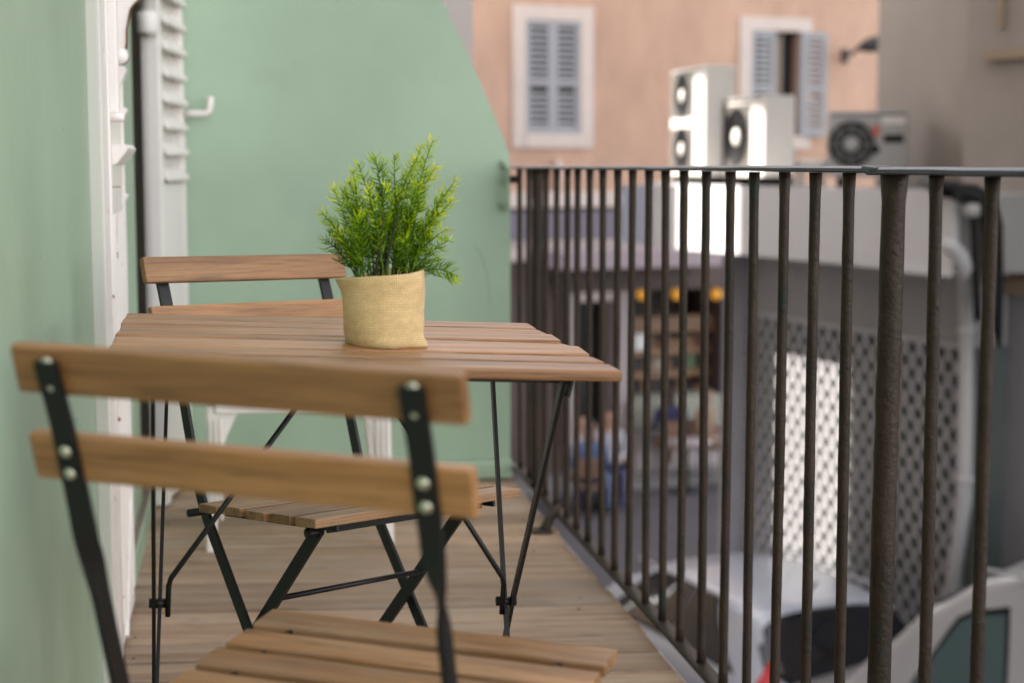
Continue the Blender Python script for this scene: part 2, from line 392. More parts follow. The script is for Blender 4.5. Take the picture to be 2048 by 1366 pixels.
# far shutter, half folded: thick stile towards us, louvred face to the right
sA, sB = Vector((-.200, 4.36, 0)), Vector((-.148, 4.735, 0)); sdir = (sB - sA).normalized(); sn = Vector((sdir.y, -sdir.x, 0))
def fs(u, z, d): return sA + sdir * u + sn * d + Vector((0, 0, z))
SL = (sB - sA).length
m3 = Matrix((sdir, -sn, Vector((0, 0, 1)))).transposed()
sh2 = hpart(MB().box(fs(.022, 1.36, -.025), (.044, .046, 2.70), m3, .004), 'shutter', M['louver_white'])
def s2(mb, name, mat=None, smooth=False): return mb.build(name, mat or M['louver_white'], sh2, smooth)
s2(MB().box(fs(SL - .02, 1.36, -.025), (.04, .046, 2.70), m3, .004), 'stile')
s2(MB().box(fs(SL / 2, 1.36, -.036), (SL, .016, 2.69), m3), 'back_board')
s2(MB().box(fs(SL / 2, .44, -.015), (SL - .06, .022, .84), m3, .006), 'lower_panel')
z = .86; n = 0
while z < 2.6:
    t = MB(); t.prism([(-.02, .030), (.006, .004), (.0115, .008), (.0115, .018), (.004, .026), (-.012, .044), (-.02, .046)], lambda u, v, d: fs(d, z + v, u - .001), .055, SL - .012)
    bmesh.ops.bevel(t.bm, geom=t.bm.edges[:], offset=.003, segments=2, affect='EDGES')
    s2(t, 'louvre'); z += .0685
s2(MB().tube([fs(.0, 1.24, .0) + Vector((-.024, -.006, 0)), fs(0, 2.7, 0) + Vector((-.024, -.006, 0))], .019, 14), 'hinge_post', smooth=True)
s2(MB().lathe([(.024, 0), (.027, .004), (.027, .05), (.024, .054)], 16, fs(0, 1.245, 0) + Vector((-.028, -.008, 0))), 'hinge_knuckle', smooth=True)
hk = [fs(SL - .03, 1.053, .0), fs(SL - .03, 1.053, .03), fs(SL - .03, 1.054, .064), fs(SL - .03, 1.060, .070), fs(SL - .028, 1.075, .073), fs(SL - .028, 1.10, .075)]
s2(MB().tube(hk, .0095, 10), 'catch', smooth=True)
# end wall with its sweeping edge
EY = 4.745
prof = [(-2.0, -.2)] + [(on_y(x, yy, EY).x, on_y(x, yy, EY).z) for x, yy in ((1022, 960), (1021, 800), (1021, 500), (1020, 325), (1018, 303), (1012, 287), (1002, 263), (988, 230), (973, 194), (957, 156), (940, 117), (920, 75), (900, 33), (884, 0), (860, -50), (830, -115))]
prof[1] = (prof[1][0], -.2)
prof += [(.40, 1.95), (.25, 2.6), (-.26, 3.2), (-2.0, 3.4)]
ew = MB(); ew.prism(prof, lambda u, v, d: Vector((u, EY + d, v)), 0, .14)
bmesh.ops.bevel(ew.bm, geom=[e for e in ew.bm.edges if abs(e.verts[0].co.y - e.verts[1].co.y) < .01 and e.verts[0].co.y < EY + .01], offset=.012, segments=3, affect='EDGES')
hpart(ew, 'end_wall', M['green'])
hpart(MB().box((.30, EY - .004, .012), (.965, .05, .055), None, .008), 'end_wall_base', M['green'])
hm = MB(); bx = on_y(1009, 375, EY).x
hm.tube([(bx, EY, .915), (bx, EY - .03, .912), (bx + .003, EY - .036, .90), (bx + .003, EY - .036, .80), (bx, EY - .03, .79), (bx, EY, .787)], .006, 8)
for zz in (.913, .789): hm.box((bx, EY - .004, zz), (.026, .012, .026), None, .004)
hpart(hm, 'wall_bracket', M['green'], smooth=False)
for px_, py_, r_ in ((127, 255, .004), (122, 247, .0025), (80, 512, .004), (86, 540, .0025), (154, 842, .006), (160, 852, .003), (148, 838, .003)):
    p = on_x(px_, py_, WALLX); hpart(MB().lathe([(r_, 0), (r_ * .9, .0006), (0, .0007)], 9, (WALLX - .0002, p.y, p.z), Matrix.Rotation(R(90), 3, 'Y')), 'chalk_mark', M['chalk'])
# scraped arc in the paint: a real shallow scratch strip
arc = [on_y(x, yy, EY) for x, yy in ((948, 488), (962, 510), (972, 540), (978, 572), (980, 610))]
hpart(MB().tube([Vector((p.x, EY + .0002, p.z)) for p in arc], .0011, 6), 'scratch', M['scuff'])
# ------------------------------------------------------------------ railing
RX = .80
rl = thing('iron_railing', 'old dark iron balcony railing with round bars and a flat handrail', 'railing', loc=(RX, 1.9, -.02))
RM = Matrix.Translation((-RX, -1.9, .02))
def rpart(mb, name, mat=None, smooth=False):
    o = mb.build(name, mat or M['iron'], rl, smooth); o.matrix_local = RM; return o
Y0, SP = 1.938, .1375
ZB, ZT = .022, .8975
def rod(x, y, r, lean):
    zs = np.linspace(ZB - .005, ZT + .001, 26); pts = []; rs = []
    ph = random.uniform(0, 6)
    for z in zs:
        t = (z - ZB) / (ZT - ZB)
        pts.append((x + lean * (t - .5) + .0005 * math.sin(ph + z * 6) + random.uniform(-.0002, .0002), y + .0006 * math.sin(2 * ph + z * 5) + random.uniform(-.0002, .0002), z))
        rs.append(r * (1 + random.uniform(-.03, .03) + (.18 * max(0, (t - .965) / .035)) + (.12 * max(0, (.03 - t) / .03))))
    return MB().tube(pts, rs, 14)
for k_ in range(-14, 23):
    if k_ in (2, 20):
        o = rpart(rod(RX, Y0 + (k_ - 2) * SP, .0152, .006 if k_ == 2 else 0), 'post', smooth=True)
    else:
        rpart(rod(RX + random.uniform(-.0015, .0015), Y0 + (k_ - 2) * SP + random.uniform(-.005, .005), .0077, random.uniform(-.003, .003)), 'baluster', smooth=True)
def railbar(ya, yb, za, zb, wd, th, x=RX, wob=.0008, n=30):
    m_ = MB(); rings = []
    for i in range(n + 1):
        t = i / n; yy = ya + (yb - ya) * t; z = za + (zb - za) * t + random.uniform(-wob, wob); xx = x + random.uniform(-wob, wob)
        sec = [(-wd / 2, -th / 2 + .002), (-wd / 2 + .003, -th / 2), (wd / 2 - .003, -th / 2), (wd / 2, -th / 2 + .002), (wd / 2, th / 2 - .003), (wd / 2 - .005, th / 2), (-wd / 2 + .005, th / 2), (-wd / 2, th / 2 - .003)]
        rings.append([m_.bm.verts.new((xx + a, yy, z + b)) for a, b in sec])
    for a, b in zip(rings, rings[1:]):
        for j in range(8): m_.bm.faces.new((a[j], a[(j + 1) % 8], b[(j + 1) % 8], b[j]))
    m_.bm.faces.new(rings[0]); m_.bm.faces.new(rings[-1][::-1]); return m_
smooth_angle(rpart(railbar(1.965, EY + .01, .9033, .9030, .036, .0088), 'handrail', M['rail']))
smooth_angle(rpart(railbar(-.9, 1.985, .8985, .9012, .036, .0098), 'handrail', M['rail']))
lump = MB().box((RX, 1.972, .9043), (.037, .05, .006), Matrix.Rotation(.05, 3, 'X'), .0025); rpart(lump, 'weld', M['rail'])
smooth_angle(rpart(railbar(-.9, EY + .02, ZB - .006, ZB - .006, .030, .012), 'base_rail', M['iron']))
rpart(MB().box((.785, EY - .02, .868), (.035, .02, .022), None, .003), 'wall_tie')
for yy in (4.02, .9):
    ft = MB(); ft.tube([(RX - .005, yy + .05, ZB + .01), (RX - .018, yy + .035, ZB + .006), (RX - .035, yy + .015, ZB - .012), (RX - .05, yy, -.018)], [.008, .010, .012, .017], 8)
    ft.box((RX - .062, yy, deck_z(.75) + .003), (.052, .062, .008), None, .002)
    rpart(ft, 'foot')

# ------------------------------------------------------------------ bistro chairs and table
TAU = .0431
def slat_mesh(L, wd, th, mat, name, bev=.0022): return MB().box((0, 0, 0), (L, wd, th), None, bev).mesh(name, mat)
CA, CTOP, CY, LEAN = .186, .7685, -.2405, .324
seat_me = slat_mesh(2 * CA, .0455, .0125, M['seat_wood'], 'seat_slat')
back_me = slat_mesh(2 * CA, .0395, .0125, M['chair_wood'], 'back_slat', .003)
def chair(name, label, mtx, group):
    t = thing(name, label, 'chair', mtx, group)
    rback = Matrix.Rotation(math.pi / 2 + math.atan(LEAN), 4, 'X')
    d = Vector((0, LEAN, -1)).normalized(); nb = Vector((0, 1, LEAN)).normalized()
    for i in range(2):
        zd = .0197 + i * .073; p = Vector((0, CY + .001, CTOP)) + d * zd * 1.03
        link('back_slat', back_me, t, Matrix.Translation(p) @ rback @ Matrix.Rotation(math.pi * i, 4, 'Z'))
    # slats of the seat, falling to the back
    for i in range(5):
        yy = .2 - .0235 - i * .058; zz = .4495 - .0063 - .0853 * (.2 - yy)
        o = link('seat_slat', seat_me, t, Matrix.Translation((random.uniform(-.001, .001), yy, zz + random.uniform(-.0008, .0008))) @ Matrix.Rotation(math.atan(.0853), 4, 'X') @ Matrix.Rotation(random.uniform(-.006, .006), 4, 'Y'))
    # twisted flat bars: back uprights that run down to the front feet
    for s_ in (-1, 1):
        path = [(CY - .009, CTOP - .012), (CY + .015, .70), (CY + .038, .63), (CY + .046, .605), (CY + .055, .585), (CY + .063, .565), (CY + .081, .51), (-.131, .43), (-.112, .395), (-.065, .333), (.05, .182), (.185, .012)]
        tw = [0, 0, .08, .35, .75, 1, 1, 1, 1, 1, 1, 1]
        p2, t2 = [], []
        for (a, b), (ta, tb_) in zip(zip(path, path[1:]), zip(tw, tw[1:])):
            for q in range(5): p2.append((a[0] + (b[0] - a[0]) * q / 5, a[1] + (b[1] - a[1]) * q / 5)); t2.append(ta + (tb_ - ta) * q / 5)
        p2.append(path[-1]); t2.append(tw[-1])
        for _ in range(2):
            p2 = [p2[0]] + [((p2[i - 1][0] + p2[i][0] * 2 + p2[i + 1][0]) / 4, (p2[i - 1][1] + p2[i][1] * 2 + p2[i + 1][1]) / 4) for i in range(1, len(p2) - 1)] + [p2[-1]]
            t2 = [t2[0]] + [(t2[i - 1] + t2[i] * 2 + t2[i + 1]) / 4 for i in range(1, len(t2) - 1)] + [t2[-1]]
        path, tw = p2, t2
        m_ = MB(); rings = []
        for i, (yy, zz) in enumerate(path):
            a = Vector(path[max(i - 1, 0)]); b = Vector(path[min(i + 1, len(path) - 1)]); dd = (b - a).normalized()
            tang = Vector((0, dd.x, dd.y)); side = Vector((1, 0, 0)); nrm = tang.cross(side)
            an = s_ * tw[i] * math.pi / 2; u = side * math.cos(an) + nrm * math.sin(an); v = tang.cross(u)
            hw, ht = .0095, .0026
            o_ = Vector((s_ * .150, yy, zz))
            rings.append([m_.bm.verts.new(o_ + u * p * hw + v * q * ht) for p, q in ((-1, -1), (1, -1), (1, 1), (-1, 1))])
        for a, b in zip(rings, rings[1:]):
            for j in range(4): m_.bm.faces.new((a[j], a[(j + 1) % 4], b[(j + 1) % 4], b[j]))
        m_.bm.faces.new(rings[0]); m_.bm.faces.new(rings[-1][::-1])
        fr = smooth_angle(m_.build('back_leg_bar', M['black_metal'], t), 50)
        for i in range(2):
            for q in (-.0095, .0095):
                zd = .0197 + i * .073 + q; p = Vector((s_ * .150, CY + .001, CTOP)) + d * zd * 1.03 - nb * .0115
                mm_ = MB().lathe([(.0, .0028), (.0026, .0024), (.0048, .0010), (.0054, 0)], 12, p, Matrix.Rotation(math.pi / 2 + math.atan(LEAN), 3, 'X'))
                mm_.build('screw', M['screw'], fr, True)
        # rear leg from the seat front
        l2 = MB().bar((s_ * .133, .136, .418), (s_ * .133, -.205, .008), .0195, .005, (1, 0, 0))
        l2.build('rear_leg_bar', M['black_metal'], t)
        MB().bar((s_ * .142, -.075, .4125), (s_ * .142, .19, .4365), .020, .004, (1, 0, 0)).build('seat_rail', M['black_metal'], t)
        MB().tube([(s_ * .126, .133, .415), (s_ * .150, .133, .415)], .0075, 10).build('pivot', M['black_metal'], t, True)
    MB().tube([(-.19, -.098, .408), (.19, -.098, .408)], .0058, 10).build('hinge_rod', M['black_metal'], t, True)
    MB().tube([(-.131, .052, .306), (.131, .052, .306)], .0042, 8).build('stretcher', M['black_metal'], t, True)
    MB().tube([(-.131, -.16, .062), (.131, -.16, .062)], .0042, 8).build('stretcher', M['black_metal'], t, True)
    MB().bar((-.140, .165, .428), (.140, .165, .428), .016, .004, (0, 1, 0)).build('front_rail', M['black_metal'], t)
    return t
chair('folding_chair', 'wooden folding chair with its slatted back to us in front of the table', shear_pose(.0844, 1.4212, -.495, TAU - .0198), 'folding bistro chairs')
chair('folding_chair', 'wooden folding chair behind the table facing us past the plant pot', shear_pose(.1184, 2.3827, 3.7366, TAU - .0142), 'folding bistro chairs')

tb = thing('bistro_table', 'square folding bistro table with seven brown wooden slats and thin black legs', 'table', shear_pose(.0965, 1.9915, .0187, TAU))
TM = tb.matrix_world.copy()
TZ, TL, TW = .7026, .5531, .5378; pitch_s = .0795; SLW = .0605
for i in range(7):
    yy = TW / 2 - SLW / 2 - i * pitch_s
    m_ = MB(); bend = random.uniform(-.0012, .0012); tws = (.022, -.012, .03, -.045, .05, -.02, .008)[i]
    m_.box((0, 0, 0), (TL, SLW, .0125), None, .0035, 3)
    o = m_.build('table_slat', M['table_wood'], tb, False, Matrix.Translation((random.uniform(-.0015, .0015), yy, TZ - .00625 + (.001 if i == 4 else 0))) @ Matrix.Rotation(tws, 4, 'X') @ Matrix.Rotation(random.uniform(-.003, .003) + (.006 if i == 3 else -.004 if i == 4 else 0), 4, 'Y'))
def flat(p, q): return MB().bar(p, q, .0125, .0045, (1, 0, 0))
for s_, xn, xf in ((-1, -.226, -.219), (1, .222, .214)):
    flat((xn, -.222, .687), (xn, 0.022, .365)).build('leg_upper', M['black_metal'], tb)
    flat((xn, .022, .365), (xn, .25, .006)).build('leg_lower', M['black_metal'], tb)
    flat((xf, .218, .687), (xf, 0.028, .365)).build('leg_upper', M['black_metal'], tb)
    flat((xf, .028, .365), (xf, -.24, .006)).build('leg_lower', M['black_metal'], tb)
    pv_ = MB().tube([(xn - s_ * -.006 , .025, .367), (xf - s_ * .012, .025, .367)], .006, 10); pv_.build('pivot_bolt', M['black_metal'], tb, True)
    MB().tube([(0 + s_ * .012, 0, .688), (s_ * .206, .01, .402), (s_ * .2085, .013, .392), (s_ * .209, .02, .352)], .0034, 8).build('brace', M['black_metal'], tb, True)
    MB().box((s_ * .231, -.205, .678), (.004, .036, .026), Matrix.Rotation(.25 * s_, 3, 'Y'), .001).build('hinge_bracket', M['black_metal'], tb)
for yy in (-.19, .19):
    MB().box((0, yy, .684), (.47, .016, .012), None, .001).build('top_rail', M['black_metal'], tb)
for yy, zz in ((.25, .03), (-.24, .03)):
    MB().tube([(-.216, yy * .93, zz), (.212, yy * .93, zz)], .0045, 8).build('stretcher', M['black_metal'], tb, True)

# ------------------------------------------------------------------ potted plant on the table
pc = TM @ Vector((.036, -.062, TZ))
pot = thing('potted_plant', 'bright green feathery fern in a tan burlap pot on the table', 'potted plant', Matrix.Translation(pc) @ Matrix.Rotation(math.atan(.02), 4, 'Y'))
def sack():
    m_ = MB(); nU, nV = 72, 26; rings = []
    uvs = {}
    for j in range(nV + 1):
        t = j / nV; ring = []
        for i in range(nU):
            a = 2 * math.pi * i / nU; cx, sy = math.cos(a), math.sin(a)
            top = .0855 + .0075 * cx + .002 * math.sin(2 * a)
            z = top * t
            r = .0478 + .0012 * t
            r *= 1 - .16 * math.exp(-t * 9) - (.010 * math.exp(-((t - .15) / .1) ** 2) * max(0, cx))
            r += .0007 * math.sin(3 * a + 5 * t) + .0005 * math.sin(7 * a - 9 * t) + .0011 * math.sin(2 * a + 11 * t) * max(0, cx)
            r += .0007 * (t > .86)
            lf = max(0, -cx) ** 3; r += .0075 * lf * max(0, t - .72) / .28 * (max(0, t - .72) / .28)
            # tucked corner that sticks out at the bottom right, towards us
            da = (a - R(-28) + math.pi) % (2 * math.pi) - math.pi
            r += .017 * math.exp(-(da / .30) ** 2) * math.exp(-(t / .12) ** 2)
            r += .004 * math.exp(-((da + 1.1) / .5) ** 2) * math.exp(-((t - .03) / .1) ** 2)
            v = m_.bm.verts.new((r * cx, r * sy, z)); ring.append(v); uvs[v] = (a * .048, z)
        rings.append(ring)
    inner = []
    for v in rings[-1]:
        c = v.co.copy(); k2 = Vector((c.x, c.y, 0)).normalized() * .0018; u = m_.bm.verts.new(c - k2 + Vector((0, 0, .0004))); inner.append(u); uvs[u] = uvs[v]
    inner2 = []
    for v in inner:
        u = m_.bm.verts.new(Vector((v.co.x * .84, v.co.y * .84, v.co.z - .02))); inner2.append(u); uvs[u] = (uvs[v][0], uvs[v][1] - .02)
    rings += [inner, inner2]
    lay = m_.bm.loops.layers.uv.new('UVMap')
    for a, b in zip(rings, rings[1:]):
        for i in range(nU):
            q = (a[i], a[(i + 1) % nU], b[(i + 1) % nU], b[i]); f = m_.bm.faces.new(q)
            for lp in f.loops:
                u, v = uvs[lp.vert]
                if i == nU - 1 and lp.vert in (q[1], q[2]): u += 2 * math.pi * .048
                lp[lay].uv = (u, v)
    m_.bm.faces.new(rings[0][::-1])
    return m_
sack().build('burlap_cover', M['burlap'], pot, True)
so_ = MB(); so_.lathe([(.047, .069), (.03, .073), (.012, .0755), (0, .075)], 28)
so_.build('soil', M['soil'], pot, True)
# fronds: stem plus needles in whorls
def frond(base, tip, n_needles, seed, lift=.3, start=.28, nl=.0145, age=.45):
    rg = random.Random(seed); base = Vector(base); tip = Vector(tip)
    ctrl = base.lerp(tip, .45) + Vector((-(tip.x - base.x) * lift, -(tip.y - base.y) * lift, (tip.z - base.z) * .12))
    if tip.z < base.z + .02: ctrl = base.lerp(tip, .5) + Vector((0, 0, .022))
    P = lambda t: base * (1 - t) ** 2 + ctrl * 2 * t * (1 - t) + tip * t * t
    D = lambda t: ((ctrl - base) * (1 - t) + (tip - ctrl) * t).normalized()
    m_ = MB(); col = {}
    pts = [P(i / 9) for i in range(10)]
    nv = len(m_.bm.verts)
    m_.tube(pts, [.0011 * (1 - .6 * i / 9) for i in range(10)], 5)
    for v in m_.bm.verts: col[v] = age * .75
    for i in range(n_needles):
        t = start + (1 - start) * (i + rg.random()) / n_needles; t = min(t, 1)
        p = P(t); d = D(t); a = rg.uniform(0, 2 * math.pi) + i * 2.4
        x = d.orthogonal().normalized(); y = d.cross(x); rad = x * math.cos(a) + y * math.sin(a)
        spread = rg.uniform(.85, 1.6) * (1 - .45 * max(0, (t - .8) / .2))
        L = nl * 1.38 * rg.uniform(.65, 1.2) * (1 - .25 * max(0, (t - .85) / .15)) * (.75 + .25 * min(1, (t - start) / .2))
        dir0 = (rad * spread + d * .55).normalized(); dir1 = (rad * spread * .6 + d * 1.0 + Vector((0, 0, .15))).normalized()
        q1 = p + dir0 * L * .5; q2 = q1 + dir1 * L * .5
        wv = dir0.cross(rad if abs(dir0.dot(rad)) < .95 else d).normalized(); an = rg.uniform(0, 3.14); wv = (wv * math.cos(an) + dir0.cross(wv) * math.sin(an)).normalized()
        h = .00072 * rg.uniform(.8, 1.25)
        vs = [m_.bm.verts.new(c) for c in (p - wv * h * .6, p + wv * h * .6, q1 + wv * h, q1 - wv * h, q2)]
        m_.bm.faces.new(vs[:4]); m_.bm.faces.new((vs[3], vs[2], vs[4]))
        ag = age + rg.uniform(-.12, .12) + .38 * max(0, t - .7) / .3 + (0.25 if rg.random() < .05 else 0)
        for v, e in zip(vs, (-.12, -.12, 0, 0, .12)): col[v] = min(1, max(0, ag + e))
    lay = m_.bm.loops.layers.color.new('age')
    for f in m_.bm.faces:
        for lp in f.loops:
            c = col[lp.vert]; lp[lay] = (c, c, c, 1)
    return m_
PXM = FPX / 1.935
tips = [(866, 286), (843, 300), (857, 345), (872, 340), (790, 318), (770, 330), (752, 322), (722, 338), (708, 352), (700, 372), (684, 385), (668, 384), (690, 405), (649, 436), (664, 452), (655, 488), (676, 505), (672, 470), (914, 364), (908, 404), (892, 392), (880, 430), (905, 486), (893, 462), (915, 553), (880, 520), (832, 372), (812, 356), (800, 392), (758, 402), (738, 418), (716, 440), (700, 470), (772, 430), (790, 450), (822, 430), (846, 408), (850, 452), (862, 480), (735, 385), (745, 470), (810, 480), (770, 380), (830, 330), (700, 425), (730, 500), (845, 500)]
rg = random.Random(3)
for i, (tx, ty) in enumerate(tips):
    dx = (tx - 772) / PXM; dz = .0855 + (553 - ty) / PXM
    edge = min(1, math.hypot(dx / .085, (dz - .12) / .11)); dy = rg.uniform(-.055, .055) * (1.15 - edge * .85)
    bx_ = max(-.032, min(.032, dx * .42 + rg.uniform(-.012, .012))); by_ = rg.uniform(-.026, .026)
    L = math.hypot(dx - bx_, dz - .075)
    droop = (tx, ty) == (915, 553)
    if droop:
        m_ = frond((.030, -.010, .078), (dx, -.024, dz - .002), 120, 100 + i, -.2, .12, .0135, .5)
    else:
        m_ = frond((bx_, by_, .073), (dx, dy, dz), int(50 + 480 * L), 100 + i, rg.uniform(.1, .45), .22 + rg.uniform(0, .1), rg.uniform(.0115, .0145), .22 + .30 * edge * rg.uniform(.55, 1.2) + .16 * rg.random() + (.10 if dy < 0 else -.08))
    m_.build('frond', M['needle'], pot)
tw_ = MB()
for q in ((-.008, -.02, .03), (.004, -.012, .055), (.0, .0, .06)):
    tw_.tube([(q[0] - .006, q[1], .073), (q[0], q[1], .11), (q[0] + q[2] * .2, q[1], .155)], [.0014, .0012, .0008], 6)
tw_.build('twig', M['hair'], pot, True)

# ------------------------------------------------------------------ white plastic stool by the end wall
st = thing('plastic_stool', 'white plastic stool partly hidden behind the far folding chair', 'stool', loc=(.128, 4.02, deck_z(.128)))
def stool():
    for sx in (-1, 1):
        for sy in (-1, 1):
            m_ = MB(); rings = []
            for t in (0, .35, .75, .93, 1):
                zz = .36 * t; x = sx * (.222 - .006 * t); y = sy * (.172 - .012 * t); hw = .010 + .016 * t + (.012 if t > .9 else 0); hy = .012 + .006 * t
                rings.append([m_.bm.verts.new((x + a * hw - sx * hw, y + b * hy - sy * hy, zz)) for a, b in ((-1, -1), (1, -1), (1, 1), (-1, 1))])
            for a, b in zip(rings, rings[1:]):
                for j in range(4): m_.bm.faces.new((a[j], a[(j + 1) % 4], b[(j + 1) % 4], b[j]))
            m_.bm.faces.new(rings[0]); m_.bm.faces.new(rings[-1][::-1])
            bmesh.ops.bevel(m_.bm, geom=m_.bm.edges[:], offset=.004, segments=2, affect='EDGES')
            lg = m_.build('leg', M['plastic_white'], st)
            if sy < 0:
                for q in (-.012, 0, .012): MB().box((sx * .196 + q, -.1735, .20), (.005, .006, .24), None, .0015).build('rib', M['plastic_white'], lg)
    MB().box((0, 0, .375), (.45, .35, .03), None, .012).build('seat', M['plastic_white'], st)
    MB().box((0, -.166, .348), (.39, .008, .03), None, .003).build('apron', M['plastic_white'], st)
    MB().box((0, .166, .348), (.39, .008, .03), None, .003).build('apron', M['plastic_white'], st)
stool()

# ------------------------------------------------------------------ far house (peach) across the street
peach = thing('peach_house', 'peach plastered house across the street with grey-blue shutters and shops below', 'house')
PA0 = PA.copy(); UP = Vector((0, 0, 1))
def pf(u, z, d=0): return Vector((PA0.x, PA0.y, 0)) + PAx * u + PAn * d + UP * z
def pu(x, y, d=0):
    p = on_plane(x, y, pf(0, 0, d), PAn); return (p - pf(0, 0, d)).dot(PAx), p.z
pm = Matrix((PAx, -PAn, UP)).transposed()
def pbox(name, mat, u0, u1, z0, z1, d0, d1, parent=peach, bev=0):
    return MB().box(pf((u0 + u1) / 2, (z0 + z1) / 2, (d0 + d1) / 2), (abs(u1 - u0), abs(d1 - d0), abs(z1 - z0)), pm, bev).build(name, mat, parent)
def pbx(name, mat, x0, y0, x1, y1, d0, d1, parent=peach, bev=0):
    u0, z1 = pu(x0, y0, d1); u1, z0 = pu(x1, y1, d1)
    return pbox(name, mat, u0, u1, z0, z1, d0, d1, parent, bev)
uL, _ = pu(940, 300); w1a, wz1 = pu(1050, 38); w1b, wz0 = pu(1160, 268); w2a, vz1 = pu(1502, 60); w2b, _ = pu(1600, 60); vz0 = wz0
zshop = pu(1100, 410)[1]
ZTOP = 9.0; uR = 8.5
pbox('wall', M['peach'], uL, w1a, zshop, ZTOP, -.3, 0); pbox('wall', M['peach'], w1b, w2a, zshop, ZTOP, -.3, 0); pbox('wall', M['peach'], w2b, uR, zshop, ZTOP, -.3, 0)
for a, b, z0, z1 in ((w1a, w1b, wz0, wz1), (w2a, w2b, vz0, vz1)):
    pbox('wall', M['peach'], a, b, zshop, z0, -.3, -.001); pbox('wall', M['peach'], a, b, z1, ZTOP, -.3, -.001)
pbox('back_wall', M['peach'], uL, uR, ZS, ZTOP, -7, -6.7); pbox('side_wall', M['peach'], uL, uL + .3, ZS, ZTOP, -6.7, -.31); pbox('roof', M['taupe'], uL, uR, ZTOP, ZTOP + .3, -7, .1)
def window(a, b, z0, z1, openr):
    W_ = pbox('window', M['glass_dark'], a, b, z0, z1, -.22, -.20)
    t = .20
    pbox('trim', M['trim'], a - t, a, z0 - t, z1 + t, -.05, .03, W_); pbox('trim', M['trim'], b, b + t, z0 - t, z1 + t, -.05, .03, W_)
    pbox('trim', M['trim'], a, b, z1, z1 + t, -.05, .028, W_); pbox('sill', M['trim'], a, b, z0 - t, z0, -.2, .05, W_)
    mid = (a + b) / 2
    def leaf(q0, q1, tilt=None, hinge=None):
        parts_ = []
        m_ = MB(); fr = .075; g = .025
        def bb(u0, u1, za, zb, d0, d1): m_.box(Vector(((u0 + u1) / 2, -(d0 + d1) / 2, (za + zb) / 2)), (abs(u1 - u0), abs(d1 - d0), abs(zb - za)))
        W2 = q1 - q0; H = z1 - z0
        bb(0, fr, 0, H, 0, .04); bb(W2 - fr, W2, 0, H, 0, .04); bb(fr, W2 - fr, 0, .09, 0, .04); bb(fr, W2 - fr, H - .09, H, 0, .04); bb(fr, W2 - fr, H * .42, H * .42 + .10, 0, .04)
        base = Matrix.Translation(pf(q0, z0, -.03)) @ pm.to_4x4()
        if tilt is not None: base = Matrix.Translation(pf(q1, z0, .03)) @ pm.to_4x4() @ Matrix.Rotation(tilt, 4, 'Z')
        o = m_.build('shutter', M['shutter_blue'], peach); o.matrix_local = base
        sm = MB().box((0, 0, 0), (W2 - 2 * fr, .010, .050), Matrix.Rotation(-.5, 3, 'X')).mesh('slat', M['shutter_blue'])
        nz = .12
        while nz < H - .12:
            if not (H * .42 - .03 < nz < H * .42 + .13): link('slat', sm, o, Matrix.Translation((W2 / 2, -.02, nz)))
            nz += .088
        return o
    leaf(a, mid)
    if openr: 
        leaf(mid, b, -.12, b)
        pbox('curtain', M['curtain'], mid + .02, mid + .22, z0, z1, -.19, -.17, W_)
    else: leaf(mid, b)
window(w1a, w1b, wz0, wz1, False); window(w2a, w2b, vz0, vz1, True)
# bands above the shops
pbx('cornice', M['trim'], 945, 384, 1700, 408, 0, .14)
pbx('shop_front', M['awning'], 945, 424, 1700, 484, -.25, .10)
pbx('shop_beam', M['shop_dark'], 945, 409, 1700, 423, -.25, .04)
pbx('shop_frieze', M['trim'], 945, 485, 1700, 506, -.25, .10)
pbx('shop_lintel', M['brown_fascia'], 1125, 531, 1700, 566, -.25, .22)
pbx('shop_lintel', M['brown_fascia'], 945, 507, 1124, 560, -.25, .05)
for x0, x1 in ((1137, 1153), (1231, 1256)): pbx('shop_pillar', M['counter_pale'], x0, 567, x1, 925, -.1, .20)
pbx('door_head', M['trim'], 1154, 567, 1230, 601, -.1, .16)
pbx('shop_interior', M['shop_dark'], 1100, 567, 1700, 962, -.9, -.85)
pbx('shop_wall', M['brown_fascia'], 945, 561, 1136, 955, -.2, .05)
dr = pbx('shop_door', M['glass_dark'], 1156, 603, 1230, 925, -.32, -.26); pbx('door_frame', M['shop_wood'], 1205, 603, 1212, 925, -.25, -.22, dr); pbx('door_frame', M['shop_dark'], 1180, 603, 1184, 925, -.25, -.22, dr)
pbx('shop_side_wall', M['brown_fascia'], 1448, 567, 1700, 955, -.8, .05)
shf = pbx('shop_shelf', M['shop_wood'], 1262, 636, 1446, 660, -.8, -.2)
pbx('shop_floor', M['paving'], 945, 930, 1700, 960, -.85, -.02)
aw = pbx('awning_edge', M['awning_pale'], 1128, 507, 1480, 530, .02, 1.2)
# stock on the shelves and a counter below (in the shop, behind the bars)
shelf = thing('display_shelf', 'dim shelf of mixed goods inside the shop under amber lamps', 'shelf')
sx_ = Matrix()
rg = random.Random(11)
for row, (y0, y1) in enumerate(((662, 700), (704, 745), (750, 795))):
    x = 1266
    while x < 1436:
        ww = rg.uniform(12, 30); mt = rg.choice(['stock_a', 'stock_b', 'stock_c', 'shop_dark', 'shop_wood', 'shop_dark'])
        yy = y0 + rg.uniform(0, 16)
        pbx('goods', M[mt], x, yy, x + ww - 2, y1, -.6, -.45 + rg.uniform(0, .1), shelf, .01); x += ww
    pbx('board', M['shop_wood'], 1262, y1, 1440, y1 + 4, -.65, -.3, shelf)
sg = pbx('menu_board', M['menu_white'], 1270, 665, 1294, 700, -.25, -.23, None); tag(sg, 'small white notice board hanging in the shop window', 'notice board')
ct = thing('shop_counter', 'low pale counter with greenish top in front of the shop', 'counter')
